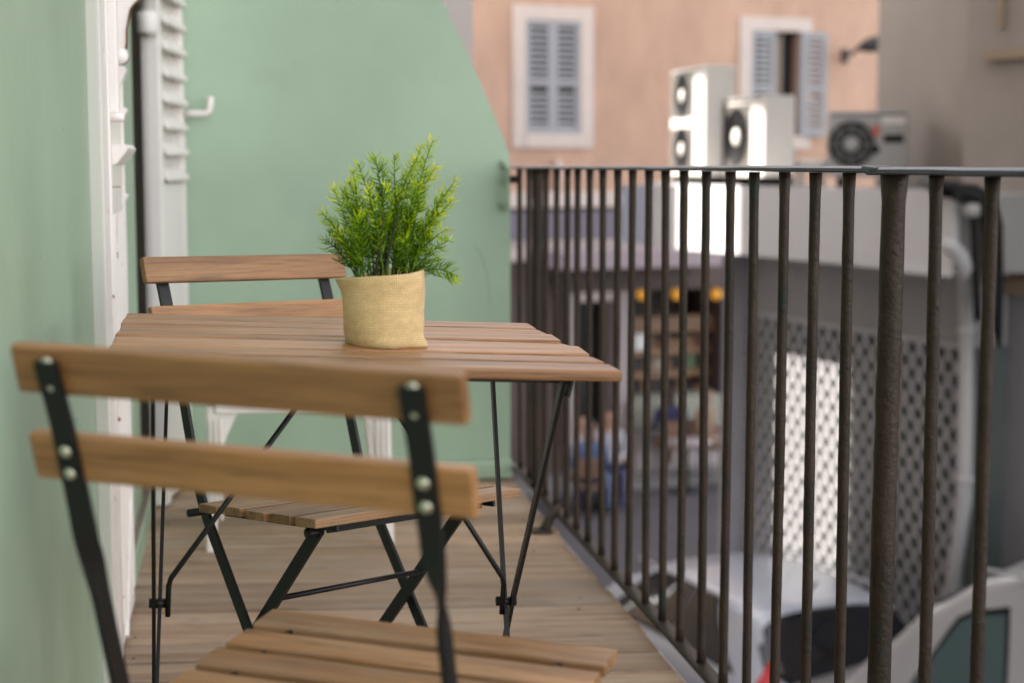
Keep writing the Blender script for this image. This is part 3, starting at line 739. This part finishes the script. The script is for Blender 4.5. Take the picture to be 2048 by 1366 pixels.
pbx('counter_top', M['counter'], 1268, 800, 1446, 848, -.2, .35, ct, .02); pbx('counter_front', M['counter_pale'], 1270, 849, 1446, 930, -.18, .32, ct, .01); pbx('plinth', M['shop_dark'], 1272, 931, 1444, 957, -.15, .28, ct)
for i, x in enumerate((1284, 1354, 1432)):
    u, z = pu(x, 588, .1)
    tlab = ('amber globe lamp nearest the shop door', 'amber globe lamp in the middle of the shop opening', 'amber globe lamp beside the trellis corner')[i]
    L_ = thing('globe_lamp', tlab, 'lamp', loc=pf(u, z, .1), group='amber globe lamps over the shop opening')
    MB().lathe([(0, -.092), (.05, -.078), (.085, -.035), (.092, 0), (.085, .035), (.05, .078), (0, .092)], 16).build('globe', M['globe'], L_, True)
    MB().tube([(0, 0, .09), (0, 0, .17)], .012, 8).build('stem', M['lamp_dark'], L_, True)
# wall street lamp
u, z = pu(1690, 112); sp_ = thing('wall_lamp', 'dark street lamp on a bracket on the peach wall', 'street lamp', loc=pf(u, z, 0))
lp0 = pf(u, z, 0)
def lw(x, y, d): uu, zz = pu(x, y, d); return pf(uu, zz, d) - lp0
MB().box(lw(1690, 112, .03), (.09, .06, .22), pm, .02).build('wall_plate', M['lamp_dark'], sp_)
MB().tube([lw(1692, 112, .05), lw(1703, 108, .3), lw(1716, 97, .6), lw(1728, 88, .8)], .03, 8).build('arm', M['lamp_dark'], sp_, True)
hd_ = MB(); a_, b_ = lw(1716, 96, .8), lw(1768, 84, .9); ax = (b_ - a_).normalized()
hd_.lathe([(.02, 0), (.07, .06), (.11, .18), (.12, .30), (.08, .40), (.0, .44)], 14, a_, ax.to_track_quat('Z', 'Y').to_matrix()); hd_.build('lamp_head', M['lamp_dark'], sp_, True)
pipe_ = MB().tube([pf(pu(1113, 325)[0], zz, .05) for zz in (pu(1113, 380)[1], pu(1113, 320)[1])], .05, 10); o = pipe_.build('wall_spout', M['trim'], peach, True)

# pale house at the mouth of the side lane
PB = Vector((2.225, 15.75, 0)); bdir = Vector((-.80, .60, 0)).normalized()
pale = thing('pale_house', 'strip of pale grey house seen between the green end wall and the peach house', 'house', loc=(PB.x, PB.y, ZS))
bm3 = Matrix((bdir, Vector((.6, .8, 0)), UP)).transposed()
bq = Vector((.115, .993, 0))
def plb(name, mat, z0, z1, g=0):
    poly = [Vector((0, 0, 0)) + Vector((g, -g, 0)), bdir * 4.5 + Vector((-g, -g, 0)), bdir * 4.5 + bq * 8.2, bq * 8.2 + Vector((g, 0, 0))]
    MB().prism([(p.x, p.y) for p in poly], lambda u, v, d: Vector((u, v, d)), z0, z1).build(name, mat, pale)
plb('wall', M['stucco_white'], .6, 6.32); plb('roof', M['taupe'], 6.32, 6.40, .012); plb('plinth', M['annex_grey'], 0, .6, .02)
o = MB().box((.9 - PB.x, 16.2 - PB.y, 1.95), (.2, 1.5, 3.9)).build('lane_sun_blocker', M['cream'], pale)  # added out of sight to stop sun coming down the lane onto the street

# ------------------------------------------------------------------ annex on the right: fascia, trellis, roof
A0 = at(1915, 12.2); B0 = at(1440, 15.4); A0.z = B0.z = 0
AD = (B0 - A0).normalized(); AN = Vector((-AD.y, AD.x, 0)); AN = AN if AN.x < 0 else -AN
def af(s_, z, d=0): return A0 + AD * s_ + AN * d + UP * z
def au(x, y, d=0): p = on_plane(x, y, af(0, 0, d), AN); return (p - af(0, 0, d)).dot(AD), p.z
am = Matrix((AD, -AN, UP)).transposed()
annex = thing('low_annex', 'low grey annex with a white fascia and a diamond trellis front', 'building')
def abox(name, mat, s0, s1, z0, z1, d0, d1, parent=annex, bev=0):
    return MB().box(af((s0 + s1) / 2, (z0 + z1) / 2, (d0 + d1) / 2), (abs(s1 - s0), abs(d1 - d0), abs(z1 - z0)), am, bev).build(name, mat, parent)
OV = .60
sR = au(1905, 450, OV)[0]; sLf = au(1306, 430, OV)[0]; zf0 = au(1600, 521, OV)[1]; zf1 = au(1600, 374, OV)[1]
sm_ = au(1795, 450, OV)[0]
abox('fascia', M['fascia'], sm_ + .004, sLf, zf0, zf1, OV - .05, OV); abox('fascia', M['fascia'], sR, sm_ - .004, zf0, zf1, OV - .055, OV - .006)
abox('fascia_trim', M['fascia'], sR, sm_, zf0 - .015, zf0 + .03, OV - .005, OV + .012)
abox('soffit', M['annex_grey'], sR, sLf, zf0, zf0 + .03, -.6, OV - .06)
abox('roof', M['annex_grey'], sR, sLf + .9, zf1 - .10, zf1 - .03, -1.2, OV - .06)
abox('fascia_return', M['annex_grey'], sR, sR + .03, zf0 + .031, zf1 - .101, -1.2, OV - .062)
abox('fascia_shaded_end', M['fascia_shade'], sLf + .01, au(1240, 430, OV)[0], zf0 + .01, zf1 - .02, OV - .06, OV - .02)  # far end of the same fascia, its bluish shade painted in
abox('end_fascia', M['fascia'], sLf + .01, sLf + .9, zf0, zf1, -1.1, OV - .35)
sT0, zT = au(1915, 690)[0], au(1700, 661)[1]
abox('wall', M['annex_grey'], -.25, 3.10, zT + .02, zf0, -.3, -.02)
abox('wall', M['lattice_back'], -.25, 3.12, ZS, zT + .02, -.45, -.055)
abox('end_wall', M['annex_grey'], 2.98, 3.10, ZS, zf0, -3.0, -.3)
abox('pillar', M['lilac'], 2.98, 3.13, ZS, zf0, -.02, .16)
abox('plinth', M['fascia'], -.2, 2.97, ZS, ZS + .75, -.054, -.03)
lat = abox('trellis', M['lattice'], -.10, 2.98, zT - .01, zT + .035, -.05, .0)
abox('trellis_frame', M['lattice'], -.14, -.08, ZS + .5, zT + .03, -.05, .0, lat)
PS, PZ = .178, .205; s0, s1, z0, z1 = -.08, 2.975, ZS + .70, zT - .012
slope = PZ / PS
for fam in (1, -1):
    c = s0 - (z1 - z0) / slope - PS if fam == 1 else s0
    end = s1 if fam == 1 else s1 + (z1 - z0) / slope + PS
    while c < end:
        # line s = c + fam*(z-z0)/slope, clipped to the panel
        pts = []
        za, zb = z0, z1
        for lim in (s0, s1):
            pass
        if fam == 1: za = max(z0, z0 + (s0 - c) * slope); zb = min(z1, z0 + (s1 - c) * slope)
        else: za = max(z0, z0 + (c - s1) * slope); zb = min(z1, z0 + (c - s0) * slope)
        if zb - za > .04:
            p, q = af(c + fam * (za - z0) / slope, za, -.02 + .004 * fam), af(c + fam * (zb - z0) / slope, zb, -.02 + .004 * fam)
            MB().bar(p, q, .036, .006, AN).build('trellis_bar', M['lattice'], lat)
        c += PS
# white downpipe and black hoses at the corner
EN = -AD
EP = af(sR - .10, 0, 0)
q0 = af(-.10, ZS, .10)
dp = thing('downpipe', 'pale downpipe with a bend at the near corner of the annex', 'drainpipe', loc=q0)
def aw_(x, y, d): s_, zz = au(x, y, d); return af(s_, zz, d) - q0
def ew_(x, y, o=Vector((0, 0, 0)), ref=None): return on_plane(x, y, EP + EN * .0, AD) - (ref if ref is not None else q0)
MB().tube([ew_(1893, 489), ew_(1904, 494), ew_(1920, 510), ew_(1930, 535), (ew_(1933, 560) * .75 + aw_(1933, 560, .1) * .25), (ew_(1933, 590) * .4 + aw_(1933, 590, .1) * .6), aw_(1933, 640, .1), aw_(1933, 800, .1), aw_(1930, 1000, .1), Vector((-.07, .05, .02))], .055, 12).build('pipe', M['bw'], dp, True)
for yy in (660, 960): MB().lathe([(.062, -.03), (.066, -.02), (.066, .02), (.062, .03)], 14, aw_(1933 if yy < 700 else 1930.6, yy, .1)).build('collar', M['bw'], dp, True)
q1 = on_plane(1960, 420, EP, AD)
hs_ = thing('black_hose', 'thick black bundle of hoses hanging over the annex corner', 'hose', loc=q1)
def hw(x, y, d): return on_plane(x, y, EP, AD) + EN * d - q1
MB().tube([au_ for au_ in (on_plane(1850, 366, af(0, 0, .2), AN) - q1, hw(1893, 378, -.05), hw(1935, 386, .06), hw(1958, 402, .07), hw(1971, 450, .07), hw(1977, 560, .06), hw(1984, 640, .05), hw(1991, 694, .04))], [.05, .055, .065, .075, .075, .065, .045, .018], 12).build('hose', M['rubber'], hs_, True)
MB().tube([hw(1900, 392, .05), hw(1922, 402, .05), hw(1938, 440, .05), hw(1943, 540, .04), hw(1950, 640, .03)], .028, 10).build('hose', M['rubber'], hs_, True)
MB().lathe([(0, -.05), (.06, -.04), (.06, .04), (0, .05)], 12, hw(1932, 420, .06)).build('coupling', M['ac_grey'], hs_, True)
# tall taupe house behind the annex
DW = -1.25
tall = thing('taupe_house', 'tall taupe house rising behind the annex with air conditioners before it', 'house')
sE = au(1770, 200, DW)[0]
sN = au(1946, 450, 0.0)[0]
abox('wall', M['taupe'], sN - 10, sE, .62, 12, DW - 6, DW, tall)
abox('corner_strip', M['taupe'], sE + .003, sE + .14, .62, 12, DW - 6, DW - .01, tall)
zl = au(2020, 588, -.30)[1]; zl1 = au(2020, 553, -.30)[1]
abox('lower_wall', M['lilac'], -9, -.12, ZS, zl, -6, -.32, tall)
abox('upper_wall', M['taupe'], -9, au(1922, 450, -.34)[0], zl1, 12, -6, -.34, tall)
abox('ledge', M['ledge_ochre'], -9, au(1935, 450, -.30)[0], zl, zl1, -.5, -.26, tall)
s_s, z_s = au(1975, 114, -.34); s_s2, z_s2 = au(2120, 90, -.34)
abox('sill', M['ledge_ochre'], s_s2 - 1, s_s, z_s - .03, z_s + .04, -.34, -.28, tall)
abox('window_frame', M['ledge_ochre'], au(2000, 20, -.34)[0] - .05, au(2000, 20, -.34)[0], au(2000, 56, -.34)[1], z_s + 2, -.34, -.31, tall)

# ------------------------------------------------------------------ air conditioners on the annex roof
ZR = zf1 - .03
def ac(label, near_px, depth, far_px, length, dep, ztop, fans, mat, flip=False):
    N = on_plane(near_px, 331, af(0, 0, depth), AN); N.z = ZR
    if not flip:
        r = ray(far_px, 331); r = Vector((r.x, r.y, 0)).normalized(); b = r.dot(Vector((N.x, N.y, 0))); c_ = N.x ** 2 + N.y ** 2 - length ** 2
        t = b + math.sqrt(max(0, b * b - c_)); F = r * t; F.z = ZR
    else:
        D3 = N.dot(HEAD); F = at(far_px, D3 * 1.01); F.z = ZR
    ux = (F - N); length = ux.length; ux.normalize(); ny = Vector((-ux.y, ux.x, 0))
    if (ny.dot(AN) < 0) if not flip else (ny.dot(Vector((N.x, N.y, 0))) > 0): ny = -ny
    H = ztop - ZR - .10
    t = thing('air_conditioner', label, 'air conditioner', Matrix.Translation(N) @ Matrix((ux, -ny, UP)).transposed().to_4x4(), 'air conditioners on the annex roof')
    MB().box((length / 2, dep / 2, H / 2 + .10), (length, dep, H), None, .015).build('casing', mat, t)
    for x in (.12, length - .12): MB().box((x, dep / 2, .05), (.07, dep * 1.05, .10), None, .006).build('foot', M['rubber'], t)
    rr = min(H / fans * .43, length * .31)
    for i in range(fans):
        cz = .10 + H * (i + .5) / fans; cx = length * .60 if not flip else length * (1 - .30)
        rot = Matrix.Rotation(R(90), 3, 'X')
        dm = mat if flip else mat
        if flip:
            g = MB().lathe([(rr, -.006), (rr, .004), (rr * .9, .006), (0, .006)], 28, (cx, -.001, cz), rot).build('fan_opening', M['ac_dark'], t, True)
        else:
            cx = length * .64
            g = MB().box((cx, -.002, cz), (length * .66, .006, H / fans * .80), None, .002).build('fan_grille', M['ac_grille'], t)
        for q in (.96, .74, .52): MB().lathe([(rr * q - .004, .006), (rr * q, .009), (rr * q + .004, .006)], 28, (cx, 0, cz), rot).build('guard_ring', M['rubber'] if not flip else M['ac_grey'], g, True)
        MB().lathe([(0, .014), (rr * .26, .013), (rr * .30, .006)], 20, (cx, 0, cz), rot).build('hub', mat, g, True)
        for a in range(8):
            ca, sa = math.cos(a * math.pi / 4), math.sin(a * math.pi / 4)
            MB().bar((cx + ca * rr * .2, -.007, cz + sa * rr * .2), (cx + ca * rr, -.007, cz + sa * rr), .005, .004).build('guard_spoke', M['rubber'] if not flip else M['ac_grey'], g)
    MB().box((length * .5, -.004, H * .985 + .10 - .02), (length * .9, .006, .01)).build('seam', M['ac_dark'], t)
    MB().box((length + .002 if not flip else -.002, dep / 2, H * .5 + .1), (.006, dep * .7, H * .6), None).build('side_panel', mat, t)
    return t, length, H
zt1 = on_plane(1408, 131, af(0, 0, .30), AN).z; zt2 = on_plane(1527, 190, af(0, 0, .22), AN).z; zt3 = at(1740, 13.6, 216).z
a1, l1, h1 = ac('tall white air conditioner with two fans, farthest along the roof', 1408, .30, 1340, .98, .30, zt1, 2, M['ac_white'])
a2, l2_, h2 = ac('short sunlit white air conditioner with a blue sticker beside the tall one', 1527, .22, 1443, .86, .30, zt2, 1, M['ac_white'])
MB().box((.16, -.004, h2 * .70 + .1), (.13, .006, .09)).build('sticker', M['sticker_blue'], a2)
a3, l3, h3 = ac('grey air conditioner in shade with its fan facing us before the taupe wall', 1815, -.95, 1654, .8, .32, zt3, 1, M['ac_grey'], True)
MB().box((l3 * .40, -.004, h3 * .70 + .1), (.06, .006, .10)).build('badge', M['sticker'], a3)
MB().lathe([(0, .01), (.04, .008), (.045, 0)], 16, (l3 * .41, 0, h3 * .42 + .1), Matrix.Rotation(R(90), 3, 'X')).build('vent', M['ac_dark'], a3, True)
MB().box((l3 * .18, -.004, h3 * .58 + .1), (.17, .008, .07), None, .003).build('grip', M['ac_dark'], a3)
MB().box((l3 * .18, -.004, h3 * .86 + .1), (.20, .006, .07), None, .002).build('plate', M['ac_white'], a3)
vb = on_plane(1575, 300, af(0, 0, -.35), AN); vb.z = ZR
vt = thing('roof_valve', 'small grey valve box with a red cap behind the short air conditioner', 'valve box', loc=vb)
MB().box((0, 0, .17), (.12, .12, .34), None, .01).build('box', M['ac_grey'], vt); MB().lathe([(.035, 0), (.04, .02), (.03, .04), (0, .045)], 12, (.0, -.06, .27), Matrix.Rotation(R(90), 3, 'X')).build('cap', M['sticker'], vt, True)
pb = on_plane(1590, 315, af(0, 0, -.2), AN); rp = thing('roof_pipe', 'short cream pipe lying across the annex roof between air conditioners', 'pipe', loc=(pb.x, pb.y, ZR))
MB().tube([(0, 0, .20), (.12, -.02, .205), (.30, -.05, .20)], .05, 12).build('pipe', M['trim'], rp, True)
for xx in (.05, .25): MB().box((xx, -.02, .08), (.03, .05, .16)).build('support', M['ac_grey'], rp)

# ------------------------------------------------------------------ parked cars
def lerp_tab(tab, x):
    if x <= tab[0][0]: return tab[0][1]
    for (a, b), (c, d) in zip(tab, tab[1:]):
        if x <= c:
            t = (x - a) / (c - a); t = t * t * (3 - 2 * t) * .4 + t * .6; return b + (d - b) * t
    return tab[-1][1]
def car(name, label, mtx, L, top, half, roofhalf, belt, wins, body, glass, extra=None):
    t = thing(name, label, 'car', mtx)
    NX, NP = 110, 60
    def SP_(x, s_, off=0):
        def raw(x, s_):
            zt = lerp_tab(top, x); hw_ = lerp_tab(half, x); zb = min(belt(x), zt - .04); rw = lerp_tab(roofhalf, x); a = abs(s_)
            if a < .42: u = a / .42; yy = rw * u; zz = zt - (.035 + .02 * (zt > 1.2)) * u ** 3
            elif a < .68: u = (a - .42) / .26; zr = zt - .055; yy = rw + (hw_ - rw) * (u ** .85); zz = zr + (zb - zr) * u
            else: u = (a - .68) / .32; yy = hw_ * (1 - .05 * u * u) + .025 * math.sin(u * math.pi); zz = zb + (.22 - zb) * u
            return Vector((x, math.copysign(yy, -s_) if s_ else 0, zz))
        p = raw(x, s_)
        if off:
            n_ = (raw(min(L, x + .02), s_) - raw(max(0, x - .02), s_)).cross(raw(x, s_ + .01) - raw(x, s_ - .01)).normalized()
            if n_.dot(p - Vector((L / 2, 0, .6))) < 0: n_ = -n_
            p = p + n_ * off
        return p
    bm_ = MB(); V = [[bm_.bm.verts.new(SP_(L * i / NX, -1 + 2 * j / NP)) for j in range(NP + 1)] for i in range(NX + 1)]
    for i in range(NX):
        for j in range(NP): bm_.bm.faces.new((V[i][j], V[i + 1][j], V[i + 1][j + 1], V[i][j + 1]))
    for i_ in (0, NX): bm_.bm.faces.new(V[i_])
    bd = bm_.build('body', body, t, True)
    for wn, sg, a0, a1, xf0, xf1, off in wins:
        # a patch of glass that follows the body a few millimetres proud, with a seal behind it
        for nm, mt, grow, o_ in ((wn + '_seal' if 'light' not in wn else None, M['rubber'], .022, off * .5), (wn, M['tail_red'] if 'light' in wn else glass, 0, off)):
            if nm is None: continue
            m_ = MB(); nu, nv = 20, 16; g = []
            ga = grow * .45
            for i in range(nv + 1):
                tt = i / nv; a_ = (a0 - ga) + (a1 - a0 + 2 * ga) * tt; x0, x1 = xf0(tt) - grow, xf1(tt) + grow
                g.append([m_.bm.verts.new(SP_(x0 + (x1 - x0) * j / nu, sg * a_ if sg else a_, o_)) for j in range(nu + 1)])
            for i in range(nv):
                for j in range(nu): m_.bm.faces.new((g[i][j], g[i][j + 1], g[i + 1][j + 1], g[i + 1][j]))
            if nm == wn: par = m_.build(nm, mt, t, True)
            else: m_.build(nm, mt, t, True)
    for x in (L * .19, L * .81):
        for s_ in (-1, 1):
            wr = Matrix.Rotation(R(90), 3, 'X'); yy = s_ * (lerp_tab(half, x) - .06)
            wo = MB().lathe([(.16, -.09), (.28, -.10), (.31, -.07), (.31, .07), (.28, .10), (.16, .09)], 24, (x, yy, .31), wr).build('wheel', M['tyre'], t, True)
            MB().lathe([(0, -.085), (.17, -.085), (.17, .085), (0, .085)], 20, (x, yy, .31), wr).build('rim', M['rim'], wo, True)
    return t
hd1 = AD
rp1 = on_z(1662, 1216, ZS + 1.43); 
ax1 = math.atan2(hd1.y, hd1.x)
c1o = rp1 - hd1 * .50; c1o.z = ZS
top1 = [(0, .62), (.03, .80), (.12, .93), (.30, 1.16), (.50, 1.40), (.62, 1.455), (1.0, 1.49), (1.7, 1.50), (2.2, 1.44), (2.55, 1.30), (3.05, 1.0), (3.6, .86), (3.85, .70), (3.9, .55)]
half1 = [(0, .66), (.1, .76), (.4, .81), (1.2, .835), (2.8, .83), (3.5, .76), (3.9, .60)]
rf1 = [(0, .62), (.15, .66), (.5, .58), (1.0, .56), (2.2, .54), (3.0, .66), (3.6, .66), (3.9, .5)]
def belt1(x): return .98 if x < .3 else .95 - .012 * x
K = lambda v: (lambda t: v)
wins1 = []
for sg in (-1, 1):
    wins1 += [('tail_light', sg, .40, .76, K(.05), lambda t: .34 - .10 * t, .012),
              ('side_window', sg, .435, .625, lambda t: 1.05 - .50 * t ** 1.5 + .06 * (1 - t) ** 2, K(1.44), .006),
              ('side_window', sg, .435, .625, K(1.50), lambda t: 2.12 + .50 * t, .006)]
wins1 += [('rear_window', 0, -.455, .455, lambda t: .14 + .19 * abs(2 * t - 1) ** 3, lambda t: .53 - .10 * abs(2 * t - 1) ** 5, .006),
          ('windshield', 0, -.37, .37, lambda t: 2.28 + .06 * abs(2 * t - 1) ** 2, K(2.98), .006)]
m1 = Matrix.Translation(c1o) @ Matrix.Rotation(ax1, 4, 'Z')
car1 = car('parked_car', 'white hatchback parked below the trellis with a dark rear window and red tail light', m1, 3.9, top1, half1, rf1, belt1, wins1, M['car_white'], M['car_glass'])
MB().tube([(.80, .0, 1.47), (.78, .0, 1.50), (.68, 0, 1.58)], [.03, .018, .006], 10).build('aerial', M['rubber'], car1, True)
MB().box((.492, -.05, 1.392), (.010, .22, .008), Matrix.Rotation(-.5, 3, 'Y'), .004).build('brake_light', M['tail_red'], car1)
MB().box((1.5, -.615, 1.455), (1.6, .02, .02), None, .006).build('roof_strip', M['car_white'], car1)
MB().box((1.5, .615, 1.455), (1.6, .02, .02), None, .006).build('roof_strip', M['car_white'], car1)
MB().box((.06, 0, .50), (.20, 1.40, .22), None, .06).build('bumper', M['car_white'], car1)
MB().box((-.045, 0, .72), (.02, .50, .11), None, .004).build('number_plate', M['menu_white'], car1)

top2 = [(0, .9), (.04, 1.25), (.12, 1.6), (.35, 2.12), (.7, 2.30), (1.5, 2.36), (2.1, 2.31), (2.5, 2.18), (2.85, 1.95), (3.2, 1.62), (3.45, 1.36), (3.6, 1.22), (4.15, 1.02), (4.3, .7)]
half2 = [(0, .74), (.2, .84), (1, .9), (3.2, .9), (3.9, .82), (4.3, .66)]
rf2 = [(0, .70), (.3, .70), (1, .72), (2.4, .70), (3.4, .72), (4.0, .70), (4.3, .5)]
def belt2(x): return 1.18 - .02 * x
wins2 = []
for sg in (-1, 1):
    wins2 += [('side_window', sg, .47, .66, lambda t: 2.28 + .05 * (1 - t) ** 2, lambda t: 2.62 + .46 * t ** .8, .006), ('tail_light', sg, .70, .85, K(.02), K(.16), .01)]
wins2 += [('windshield', 0, -.36, .36, lambda t: 2.50, K(3.34), .006), ('rear_window', 0, -.33, .33, K(.10), K(.32), .006)]
h2v = (-CR * .72 + HEAD * .69).normalized()
rp2 = on_z(1884, 1258, ZS + 1.80)
c2o = rp2 - h2v * 2.75 - Vector((h2v.y, -h2v.x, 0)) * (-.74); c2o.z = ZS
lv = Vector((-h2v.y, h2v.x, 0))     # left side of the van
c2o = rp2 - h2v * 2.75 - lv * .74; c2o.z = ZS
m2 = Matrix.Translation(c2o) @ Matrix.Rotation(math.atan2(h2v.y, h2v.x), 4, 'Z')
car2 = car('parked_van', 'pale silver van with greenish side glass parked nearest the balcony', m2, 4.3, top2, half2, rf2, belt2, wins2, M['car_silver'], M['car_glass_teal'])
car2['category'] = 'van'
MB().box((1.5, .735, 2.215), (2.0, .03, .025), None, .008).build('drip_rail', M['car_silver'], car2)
MB().box((1.5, -.735, 2.215), (2.0, .03, .025), None, .008).build('drip_rail', M['car_silver'], car2)
MB().box((4.24, 0, .45), (.20, 1.5, .24), None, .06).build('bumper', M['rubber'], car2)
MB().box((.0, 0, .45), (.20, 1.6, .24), None, .06).build('bumper', M['rubber'], car2)

# ------------------------------------------------------------------ people and tables outside the shop
def skin_body(name, joints, edges, mats_fn, mats, parent):
    bm_ = bmesh.new(); me = bpy.data.meshes.new(name); vs = [bm_.verts.new(j[0]) for j in joints]
    for a, b in edges: bm_.edges.new((vs[a], vs[b]))
    bm_.to_mesh(me); bm_.free()
    o = bpy.data.objects.new(name, me); COL.objects.link(o)
    o.modifiers.new('skin', 'SKIN'); sk = me.skin_vertices[0].data
    for i, j in enumerate(joints): sk[i].radius = j[1]; sk[i].use_root = (i == 0)
    sb = o.modifiers.new('sub', 'SUBSURF'); sb.levels = 1; sb.render_levels = 1
    dg = bpy.context.evaluated_depsgraph_get(); ev = bpy.data.meshes.new_from_object(o.evaluated_get(dg))
    bpy.data.objects.remove(o); ev.name = name
    ev.materials.clear()
    for m in mats: ev.materials.append(m)
    for p in ev.polygons: p.material_index = mats_fn(p.center); p.use_smooth = True
    return link(name, ev, parent)
def person(label, pos, yaw, shirt, trousers, seated=True, lean=0):
    t = thing('person', label, 'person', Matrix.Translation(pos) @ Matrix.Rotation(yaw, 4, 'Z'), 'people outside the shop')
    hz = .48 if seated else .92
    J = [((0, 0, hz), (.15, .11)), ((0, .01 + lean * .2, hz + .22), (.135, .095)), ((0, .02 + lean * .5, hz + .44), (.17, .10)), ((0, .03 + lean * .55, hz + .54), (.06, .06)), ((0, .05 + lean * .6, hz + .63), (.075, .085)), ((0, .055 + lean * .6, hz + .74), (.085, .10)), ((0, .045 + lean * .6, hz + .81), (.06, .07))]
    E = [(0, 1), (1, 2), (2, 3), (3, 4), (4, 5), (5, 6)]
    for s_ in (-1, 1):
        b = len(J)
        J += [((s_ * .19, .02 + lean * .5, hz + .47), (.06, .06)), ((s_ * .24, .04 + lean * .4, hz + .20), (.045, .045)), ((s_ * .20, .26 + lean * .4, hz + .16), (.036, .036)), ((s_ * .18, .36 + lean * .4, hz + .19), (.035, .025))]
        E += [(2, b), (b, b + 1), (b + 1, b + 2), (b + 2, b + 3)]
        b = len(J)
        if seated: J += [((s_ * .10, .08, hz - .01), (.09, .085)), ((s_ * .13, .44, hz - .0), (.065, .065)), ((s_ * .13, .46, .09), (.045, .045)), ((s_ * .13, .58, .045), (.045, .04))]
        else: J += [((s_ * .10, 0, hz - .10), (.095, .09)), ((s_ * .11, .03, .48), (.065, .065)), ((s_ * .11, 0, .09), (.045, .045)), ((s_ * .12, .14, .045), (.045, .04))]
        E += [(0, b), (b, b + 1), (b + 1, b + 2), (b + 2, b + 3)]
    def mf(c):
        if c.z > hz + .52: return 3 if (c.z > hz + .76 or c.y < .0 + lean * .6) else 0
        if c.z > hz + .08 and not (c.y > .28 + lean * .4 and abs(c.x) > .12): return 1
        if c.y > .3 + lean * .4 and c.z > hz + .10: return 0
        return 2
    return skin_body('body', J, E, mf, [M['skin'], M[shirt], M[trousers], M['hair']], t)
def cafe_chair(label, pos, yaw):
    t = thing('cafe_chair', label, 'chair', Matrix.Translation(pos) @ Matrix.Rotation(yaw, 4, 'Z'), 'chairs outside the shop')
    MB().box((0, .02, .42), (.40, .40, .03), None, .01).build('seat', M['cloth_brown'], t); MB().box((0, -.19, .68), (.38, .025, .26), None, .01).build('backrest', M['cloth_brown'], t)
    for sx in (-1, 1):
        for sy in (-1, 1): MB().tube([(sx * .18, .02 + sy * .18, 0), (sx * .17, .01 + sy * .18, .42 if sy > 0 else .80)], .013, 6).build('leg', M['lamp_dark'], t, True)
def cafe_table(label, pos):
    t = thing('cafe_table', label, 'table', loc=pos, group='round tables outside the shop')
    MB().lathe([(.0, .70), (.34, .70), (.35, .715), (.34, .73), (0, .73)], 24).build('tabletop', M['counter_pale'], t, True); MB().tube([(0, 0, .02), (0, 0, .70)], .03, 8).build('stem', M['lamp_dark'], t, True); MB().lathe([(.24, 0), (.22, .02), (.03, .035)], 18).build('base', M['lamp_dark'], t, True)
yawc = math.atan2(PAn.y, PAn.x) - math.pi / 2
def gp(x, d): u, _ = pu(x, 900, d); p = pf(u, ZS + .12 if d < 1.1 else ZS, d); return p
for lab, x, d, yw, sh_, tr_, seated in (
    ('person in a pale shirt and blue trousers seated left of the shop door', 1152, 1.9, yawc + 1.0, 'cloth_white', 'cloth_blue', True),
    ('person in a white and red top seated before the shop door', 1213, 1.6, yawc - .3, 'cloth_white', 'cloth_navy', True),
    ('person in a blue shirt seated with dark trousers beside the pillar', 1180, 2.4, yawc + 2.6, 'cloth_blue', 'cloth_navy', True),
    ('person in a navy jacket standing at the counter', 1342, .75, yawc + 2.9, 'cloth_navy', 'tan_trousers', True),
    ('person in a brown top seated by the trellis corner', 1405, 1.0, yawc + .6, 'cloth_brown', 'tan_trousers', True)):
    p = gp(x, d); person(lab.replace('standing at', 'seated at'), p, yw, sh_, tr_, seated)
    cafe_chair(lab.split(' seated')[0].replace('person in', 'brown chair under the person in'), p, yw)
cafe_table('round table beside the people left of the pillar', gp(1195, 2.0)); cafe_table('round table before the counter', gp(1375, 1.45))

bpy.context.view_layer.update()
